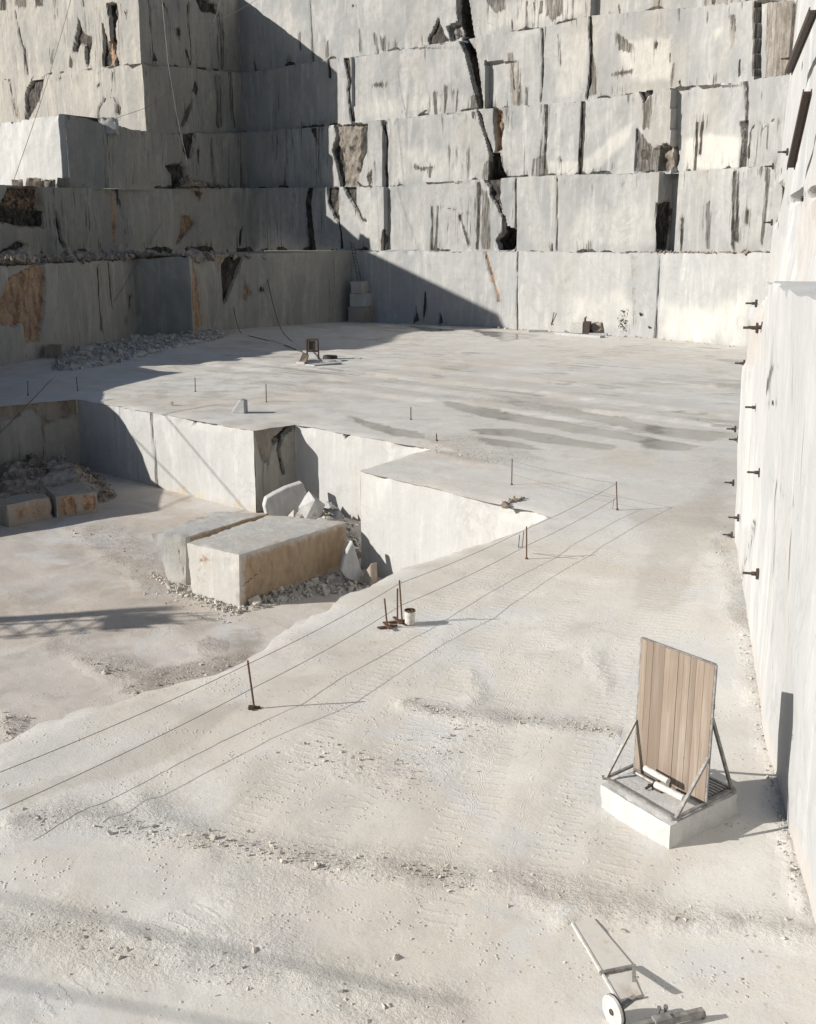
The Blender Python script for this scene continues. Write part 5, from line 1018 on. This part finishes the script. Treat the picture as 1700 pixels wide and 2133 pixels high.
fm.box(mc+np.array([-hx, 0, hz*.75]), (.1, .75, .7)); fm.tube([mc+np.array([-.1, 0, hz]), mc+np.array([-.1, 0, hz+.16])], .03); fm.build('frame', M['rusty'], tw)
tag(rough_block('stone_slab', block_from_edge((655, 767), (713, 761), 0, 1.1, .26), M['whiteblock'], .02, .06, res=.12), 'thin white slab lying in front of the rusty motor stand', 'slab')
tag(rough_block('stone_slab', block_from_edge((634, 762), (668, 757), 0, .9, .3), M['block'], .02, .06, res=.12), 'grey slab under the left legs of the rusty motor stand', 'slab')
o = MB().prism([P(620, 760), P(636, 762), P(636, 762)+np.array([.25, .3, .85]), P(628, 757)+np.array([.1, .2, .85])], (.05, .12, .02)).build('metal_guard', M['iron']); tag(o, 'dark metal guard plate leaning left of the rusty motor stand', 'guard plate')
m = MB(); hc = P(688, 753)
for i in range(4): m.tube([hc+np.array([.62*math.cos(a)*(1-.03*i), .5*math.sin(a), .28+.07*i]) for a in np.linspace(0, 2*math.pi, 30)], .05, 6, False)
tag(m.build('hose_coil', M['rubber'], None, True), 'coil of black hose lying on the slab right of the motor stand', 'hose')
hp = [PY(548, 520, 137.), PY(553, 560, 135), PY(562, 605, 132), PY(572, 645, 126), PY(583, 680, 118), PY(596, 700, 108), PY(618, 720, 98), PY(634, 738, 91)]
def spline(pts, n=6):
    P_ = [np.array(p) for p in pts]; P_ = [2*P_[0]-P_[1]]+P_+[2*P_[-1]-P_[-2]]; out = []
    for i in range(1, len(P_)-2):
        a, b, c_, d = P_[i-1:i+3]
        for j in range(n): t = j/n; out.append(.5*((2*b)+(-a+c_)*t+(2*a-5*b+4*c_-d)*t*t+(-a+3*b-3*c_+d)*t**3))
    return out+[P_[-2]]
wire('cable', 'black cable dropping from the ledge to the motor stand on the terrace', spline(hp), .045, 'cables over the quarry', 'rubber', 'cable')
wire('cable', 'black cable lying on the floor from the left wall to the motor stand', spline([PY(486, 640, 124), P(500, 690, .2), P(530, 702, .08), P(585, 716, .06), P(640, 738, .08)]), .04, 'cables over the quarry', 'rubber', 'cable')
wire('cable', 'thin cable falling across the bright upper left faces to the white face', spline([PY(150, -10, 128), PY(125, 80, 126), PY(92, 190, 125), PY(62, 280, 125), PY(28, 378, 125)]), .026, 'cables over the quarry', 'wire', 'cable')
wire('cable', 'slack cable curving across the dark upper corner of the left wall', spline([PY(462, -5, 140), PY(440, 60, 140), PY(400, 135, 139), PY(362, 180, 138), PY(312, 220, 136), PY(240, 246, 134)]), .026, 'cables over the quarry', 'wire', 'cable')
wire('cable', 'pale thin wire hanging straight down the dark face left of the corner', [PY(337, -5, 140), PY(350, 130, 140), PY(368, 240, 140), PY(390, 335, 140)], .02, 'cables over the quarry', 'steel', 'cable')
wire('cable', 'pale cable swinging across the top of the shaded corner', spline([PY(400, 44, 140), PY(445, 42, 140), PY(490, 25, 141), PY(540, -4, 142)]), .022, 'cables over the quarry', 'steel', 'cable')
wire('cable', 'cable hanging from the left ledge over the lowest left bench', spline([PY(375, 398, 120), PY(330, 475, 118), PY(286, 548, 115), PY(230, 640, 112), PY(168, 722, 108)]), .026, 'cables over the quarry', 'wire', 'cable')
wire('cable', 'dark cable slanting down the lowest left bench towards the rusty scar', [PY(206, 550, 109), PY(150, 608, 106), PY(85, 676, 101)], .026, 'cables over the quarry', 'wire', 'cable')
wire('cable', 'cable slanting over the brown topped pit face at the left edge', [PY(-40, 940, 62), PY(30, 872, 64), PY(115, 782, 68)], .03, 'cables over the quarry', 'wire', 'cable')

# ---- equipment at the foot of the sunny back wall
gq = P(1216, 697); gn = empty('compressor', gq, 'small dusty compressor, its shaded end built as a dark box, by the sunny back wall', 'machine')
ux = np.array([.93, -.37, 0]); uy = np.array([.37, .93, 0])
m = MB(); m.box(gq+ux*-.75+np.array([0, 0, .75]), (1.4, 1.1, 1.1), ux, uy); o = m.build('housing', M['paint'], gn)
MB().box(gq+ux*.35+np.array([0, 0, .85]), (.75, 1.0, 1.3), ux, uy).build('shaded_end', M['iron'], gn)  # dark box puts the shade of the compressor's right side into colour
MB().tube([gq+ux*.1+np.array([0, 0, 1.5]), gq+ux*.1+np.array([0, 0, 1.9]), gq+ux*.25+np.array([0, 0, 2.0])], .12, 8).build('exhaust', M['rusty'], gn, True)
MB().bar(gq+ux*-1.6+np.array([0, 0, .18]), gq+ux*1.1+np.array([0, 0, .18]), .9, .12).build('skid', M['iron'], gn)
hv, hf = hull(77, 18, .9); V_ = hv*np.array([1.1, .8, .95])+(gq+ux*1.9+np.array([0, .9, .75])); tag(np_mesh('sand_bag', V_, hf, M['darkrubble'], None, False), 'dark lumpy sack slumped right of the compressor', 'sack')
for a_, b_, l_ in (((1156, 697), (1250, 704), 'long white slab lying in front of the compressor'), ((1226, 699), (1264, 700), 'short white slab tucked under the dark sack'), ((1101, 692), (1142, 692), 'white slab lying left of the leaning rods at the back wall')):
    tag(rough_block('stone_slab', block_from_edge(a_, b_, 0, .9, .25), M['whiteblock'], .02, .05, res=.2), l_, 'slab', 'slabs by the sunny back wall')
for a_, b_, l_, r_ in (((1146, 690), (1157, 650), 'tall thin rod leaning left of the compressor', .05), ((1166, 690), (1150, 672), 'short bent rod beside the tall leaning rod', .04), ((1352, 699), (1336, 652), 'dark plank leaning on the back wall right of the shrub', .12), ((1364, 701), (1354, 680), 'short dark plank near the joint in the back wall', .1)):
    p_ = P(*a_); q_ = bpt(0, *b_)-np.array([*e2, 0])*.25; tag(MB().tube([p_, q_], r_, 6).build('leaning_rod', M['iron'], None, True), l_, 'rod', 'rods leaning by the back wall')
sh = P(1305, 700); so = empty('dry_shrub', sh, 'scraggy dry shrub growing at the foot of the sunny back wall', 'shrub')
m = MB(); tips = []
for i in range(9):
    a = random.uniform(0, 6.28); p0_ = sh; p1_ = sh+np.array([.3*math.cos(a), .2*math.sin(a), random.uniform(.7, 1.2)]); p2_ = p1_+np.array([random.uniform(-.6, .6), random.uniform(-.3, .3), random.uniform(.4, 1.5)]); m.tube([p0_, p1_, p2_], [.06, .04, .015], 5); tips += [p1_, p2_, (p1_+p2_)/2]
m.build('stems', M['bark'], so, True); m = MB()
for _ in range(420):
    c_ = random.choice(tips)+np.array([random.gauss(0, .26), random.gauss(0, .2), random.gauss(0, .24)]); rm = rotm(); s_ = random.uniform(.06, .13)
    m.add([c_+rm@np.array(v)*s_ for v in ((-1, -.5, 0), (1, -.5, 0), (1, .5, 0), (-1, .5, .3))], [(0, 1, 2, 3)])
np_mesh('foliage', m.V, m.F, M['leaf'], so, False)

# ---- bolts and beams on the right wall
wn_ = np.array([-(B-A)[1], (B-A)[0], 0]); wn_ = np.array([*(np.array([(B-A)[1], -(B-A)[0]])/np.linalg.norm(B-A)), 0])
if wn_[0] > 0: wn_ = -wn_
wt_ = np.array([-wn_[1], wn_[0], 0])
def bolt(p, label, s=.62):
    p = np.array(p)+wn_*.09; o = empty('rock_bolt', p, label, 'bolt', 'bolts on the right wall')
    MB().tube([p-wn_*.03, p+wn_*.5*s], .045*s, 8).build('rod', M['iron'], o, True)
    MB().tube([p-wn_*.02, p+wn_*.07*s], .19*s, 10).build('plate', M['iron'], o, True)
    MB().tube([p+wn_*.07*s, p+wn_*.22*s], .075*s, 6).build('nut', M['iron'], o, True)
names = ['topmost bolt near the broken beige corner of the right wall', 'right one of the twin bolts below the topmost bolt', 'left one of the twin bolts below the topmost bolt', 'third bolt down, standing out over the far floor', 'bolt set well inside the white face, level with the puddles above', 'upper of two bolts close together at the wall edge', 'lower of two bolts close together at the wall edge', 'large bolt inside the face level with the thin post', 'edge bolt level with the far bend post', 'edge bolt just above the lowest edge bolt', 'lowest edge bolt, over the gravel at the wall foot', 'lowest bolt of all, alone on the white face near the gravel']
for (px_, py_), l_ in zip([(1583, 632), (1598, 682), (1586, 683), (1557, 757), (1585, 849), (1538, 894), (1544, 916), (1592, 985), (1534, 1006), (1545, 1079), (1531, 1115), (1588, 1196)], names):
    p = PV(px_, py_, A, B); dd_ = p[1]; s_ = {1196: .7, 682: .8, 683: .8}.get(py_, .62)
    bolt(p, l_, s_)
for (px_, py_), l_ in zip([(1660, 121), (1654, 316), (1622, 346), (1620, 463)], ['bolt high on the upper right bench beside the steel beam', 'bolt on the upper right bench left of the second steel beam', 'bolt at the edge of the upper right bench, over the back wall', 'bolt under the overhang of the upper right bench']):
    bolt(PV(px_, py_, A2r, B2r)+wn_*.1, l_)
for (a_, b_), l_ in zip((((1667, 150), (1725, 20)), ((1674, 348), (1712, 190))), ('dark steel beam bolted to the white rock at the top right', 'second dark steel beam, lower, at the right picture edge')):
    p_ = PV(*a_, A2r, B2r)+wn_*.35; q_ = PV(*b_, A2r, B2r)+wn_*.35; m = MB()
    m.bar(p_+wn_*.1, q_+wn_*.1, .17, .03, wn_); m.bar(p_-wn_*.1, q_-wn_*.1, .17, .03, wn_); m.bar(p_, q_, .03, .2, wn_)
    tag(m.build('steel_beam', M['iron']), l_, 'beam', 'steel beams on the right wall')

# ---- hand cart and steel bar in the right foreground
ct = P(1275, 2040); cart = empty('hand_cart', ct*np.array([1, 1, 0]), 'dusty white flat cart bed with a round wheel at the bottom edge', 'cart')
zc_ = .03
def up_(px_, py_, z=zc_): return P(px_, py_, z)
def plate(pts, th, name, mat):
    m = MB().prism([up_(*p) for p in pts], (0, 0, -th)); return m.build(name, mat, cart)
plate([(1192, 1922), (1236, 1912), (1318, 2010), (1250, 2026)], .03, 'deck', M['cartdeck'])
plate([(1258, 2036), (1316, 2026), (1338, 2074), (1290, 2085)], .03, 'deck', M['cartdeck'])
MB().bar(up_(1250, 2028), up_(1324, 2013), .05, .05).bar(up_(1321, 2012), up_(1321, 2042, .3), .05, .05).build('bracket', M['steel'], cart)
MB().bar(up_(1290, 2087), up_(1339, 2076), .035, .04).build('rail', M['steel'], cart)
MB().bar(up_(1192, 1922)+np.array([0, 0, -.02]), up_(1290, 2087)+np.array([0, 0, -.02]), .03, .06).build('side_rail', M['paint'], cart)
wc_ = P(1277, 2107, .2); axd = np.array([.9, .43, 0]); axd /= np.linalg.norm(axd); m = MB()
up2 = np.array([0, 0, 1.]); fw2 = np.cross(axd, up2)
def ringpts(r_, off_): return [wc_+axd*off_+(up2*math.sin(t)+fw2*math.cos(t))*r_ for t in np.linspace(0, 2*math.pi, 36, endpoint=False)]
def disc(r0_, off0, off1, name, mat):
    m = MB(); a, b = ringpts(r0_, off0), ringpts(r0_, off1); return m.add(a+b, [list(range(36)), list(range(36, 72))]+[[i, (i+1) % 36, 36+(i+1) % 36, 36+i] for i in range(36)]).build(name, mat, cart, False)
disc(.2, -.02, .02, 'wheel', M['paint']); disc(.205, .02, .045, 'tyre', M['rubber']); disc(.04, -.035, .1, 'hub', M['iron'])
MB().bar(wc_+axd*.14-up2*.18, wc_+axd*.14+up2*.25, .06, .06).build('axle_support', M['steel'], cart)
MB().bar(wc_+axd*.1, wc_+axd*.34+up2*.1, .06, .05).build('axle', M['steel'], cart)
bb = MB(); a, b = P(1300, 2146, .12), P(1464, 2108, .12); bb.bar(a, b, .07, .1); bb.bar(P(1362, 2128, .16), P(1396, 2120, .16), .12, .08)
bo = empty('steel_bar', (a+b)/2*np.array([1, 1, 0]), 'dark steel bar with a clamp lying right of the cart wheel', 'bar'); bb.build('bar', M['darksteel'], bo)
for q in ((1372, 2116), (1386, 2113)): MB().tube([P(*q, .12), P(*q, .12)+np.array([0, 0, .1])], .018, 8).tube([P(*q, .12)+np.array([0, 0, .09]), P(*q, .12)+np.array([0, 0, .13])], .03, 6).build('bolt', M['darksteel'], bo)
MB().bar(P(1464, 2108, .12), P(1466, 2122, .0), .05, .05).build('foot', M['darksteel'], bo)

# ---- loose stones on the floor
def band(L, w, n):
    pts = []
    for _ in range(n):
        i = random.randrange(len(L)-1); t_ = random.random(); x_ = L[i][0]+(L[i+1][0]-L[i][0])*t_+random.gauss(0, w); y_ = L[i][1]+(L[i+1][1]-L[i][1])*t_+random.gauss(0, w*.6)
        pts.append(P(x_, y_, .0))
    return pts
pts = []
for L, w, n in (([(30, 1715), (130, 1690), (260, 1720), (330, 1740), (440, 1745), (560, 1770), (700, 1800), (860, 1815), (980, 1835), (1100, 1850), (1250, 1890)], 22, 900), ([(840, 1462), (950, 1485), (1050, 1495), (1180, 1510), (1280, 1525)], 9, 260), ([(1390, 1910), (1560, 1925), (1700, 1945)], 18, 380), ([(0, 1960), (120, 1930), (260, 1985), (420, 2000), (560, 2030)], 50, 420), ([(560, 2000), (700, 2070), (900, 2100)], 50, 380), ([(1500, 1140), (1535, 1230), (1562, 1330), (1588, 1440), (1608, 1600), (1645, 1760), (1688, 1900)], 13, 900), ([(600, 1900), (1100, 2050), (1600, 2050)], 160, 300), ([(620, 1580), (860, 1600), (1000, 1500)], 40, 200), ([(80, 1720), (140, 1700)], 14, 40), ([(900, 935), (1000, 950), (1070, 975)], 8, 220), ([(1480, 805), (1545, 805)], 6, 90)):
    pts += band(L, w, n)
stones('gravel', 'loose pale chips and gravel scattered over the quarry floor', 'gravel', pts, M['clod'], lognorm(.016, .55, .075))
pts = []
for poly, n in (([(0, 1480), (60, 1490), (40, 1540), (0, 1545)], 60), ([(240, 1440), (330, 1395), (450, 1370), (520, 1370), (430, 1410), (300, 1450)], 130), ([(150, 1370), (250, 1370), (340, 1400), (230, 1420)], 60), ([(300, 1180), (420, 1240), (520, 1290), (440, 1300), (300, 1240)], 260), ([(130, 1100), (240, 1090), (320, 1150), (300, 1240)], 100)):
    pts += scatter(poly, n, PIT+.03)
stones('gravel', 'loose stones and chips scattered over the pit floor', 'gravel', pts, M['clod'], lognorm(.026, .55, .12))
stones('gravel', 'crushed stone along the foot of the sunny back wall', 'gravel', [np.append(bpt(0, x_, 700)[:2]-e2*random.uniform(0, 1.2), 0) for x_ in np.random.default_rng(3).uniform(780, 1560, 260)], M['rubble'], lognorm(.08, .6, .3))
stones('rubble', 'broken rock lumps on the rim above the projecting white corner', 'rubble', [np.append((P(1048, 1053)+(P(1086, 1040)-P(1048, 1053))*t_)[:2], .0)+np.array([random.gauss(0, .06), random.gauss(0, .06), .03]) for t_ in np.linspace(0, 1, 26)], M['darkrubble'], lognorm(.1, .3, .2))

# ---- derrick and guy cables standing left of the picture: they throw the lattice and stripe shadows
sA, sB = P(-200, 1325, PIT), P(402, 1288, PIT)
bA, bB_ = sunback(sA, 19), sunback(sB, 17)
dk = empty('derrick_crane', (bA[0]-8, bA[1], PIT), 'lattice derrick crane standing outside the picture to the left', 'crane')
d_ = (bB_-bA)/np.linalg.norm(bB_-bA); s_ = np.array([-d_[1], d_[0], 0]); L_ = np.linalg.norm(bB_-bA); m = MB(); hw = 1.0
n_ = int(L_/1.3)
def cc(i, a, b): return bA+d_*L_*i/n_+s_*a*hw*(1-.5*max(0, i/n_-.7)/.3)+np.array([0, 0, b*.4])
for a in (-1, 1):
    for b in (-1, 1): m.tube([cc(0, a, b), cc(n_, a*.4, b)], .04, 6)
for i in range(n_):
    for a, b, a2, b2 in ((-1, -1, 1, -1), (1, 1, -1, 1), (-1, 1, -1, -1), (1, -1, 1, 1)): m.tube([cc(i, a, b), cc(i+1, a2, b2)], .04, 5)
m.build('boom', M['iron'], dk, True)
nd = sunback(P(262, 1296, PIT), 18); MB().box(nd, (1.1, 1.6, .4), d_, s_).box(nd+d_*.2+np.array([0, 0, .4]), (.8, 1.1, .4), d_, s_).build('hoist', M['iron'], dk)
MB().tube([(bA[0]-8, bA[1], PIT), (bA[0]-8, bA[1], 12.)], .35, 12).bar((bA[0]-8, bA[1], bA[2]), bA, .5, .5).build('mast', M['iron'], dk, True)
for (q0_, q1_), (t0, t1), r_, l_ in ((((70, 1882), (850, 2066)), (24, 20), .025, 'upper'), (((30, 2050), (500, 2140)), (22, 19), .028, 'lower')):
    a, b = sunback(P(*q0_), t0), sunback(P(*q1_), t1); d2_ = b-a
    wire('guy_cable', 'thick crane guy cable outside the picture, throwing the %s soft stripe on the floor' % l_, [a-d2_*1.2, b+d2_*.12], r_, 'guy cables outside the picture', 'wire', 'cable')
for (q0_, q1_), t0, l_ in ((((262, 890), (452, 1072)), 25, 'left'), (((348, 858), (540, 1072)), 24, 'right')):
    a, b = sunback(PV(*q0_, *pw), t0), sunback(PV(*q1_, *pw), t0+4); d2_ = b-a
    wire('guy_cable', 'crane guy cable outside the picture, throwing the %s thin line on the sunlit pit face' % l_, [a-d2_*.5, b+d2_*.35], .04, 'guy cables outside the picture', 'wire', 'cable')
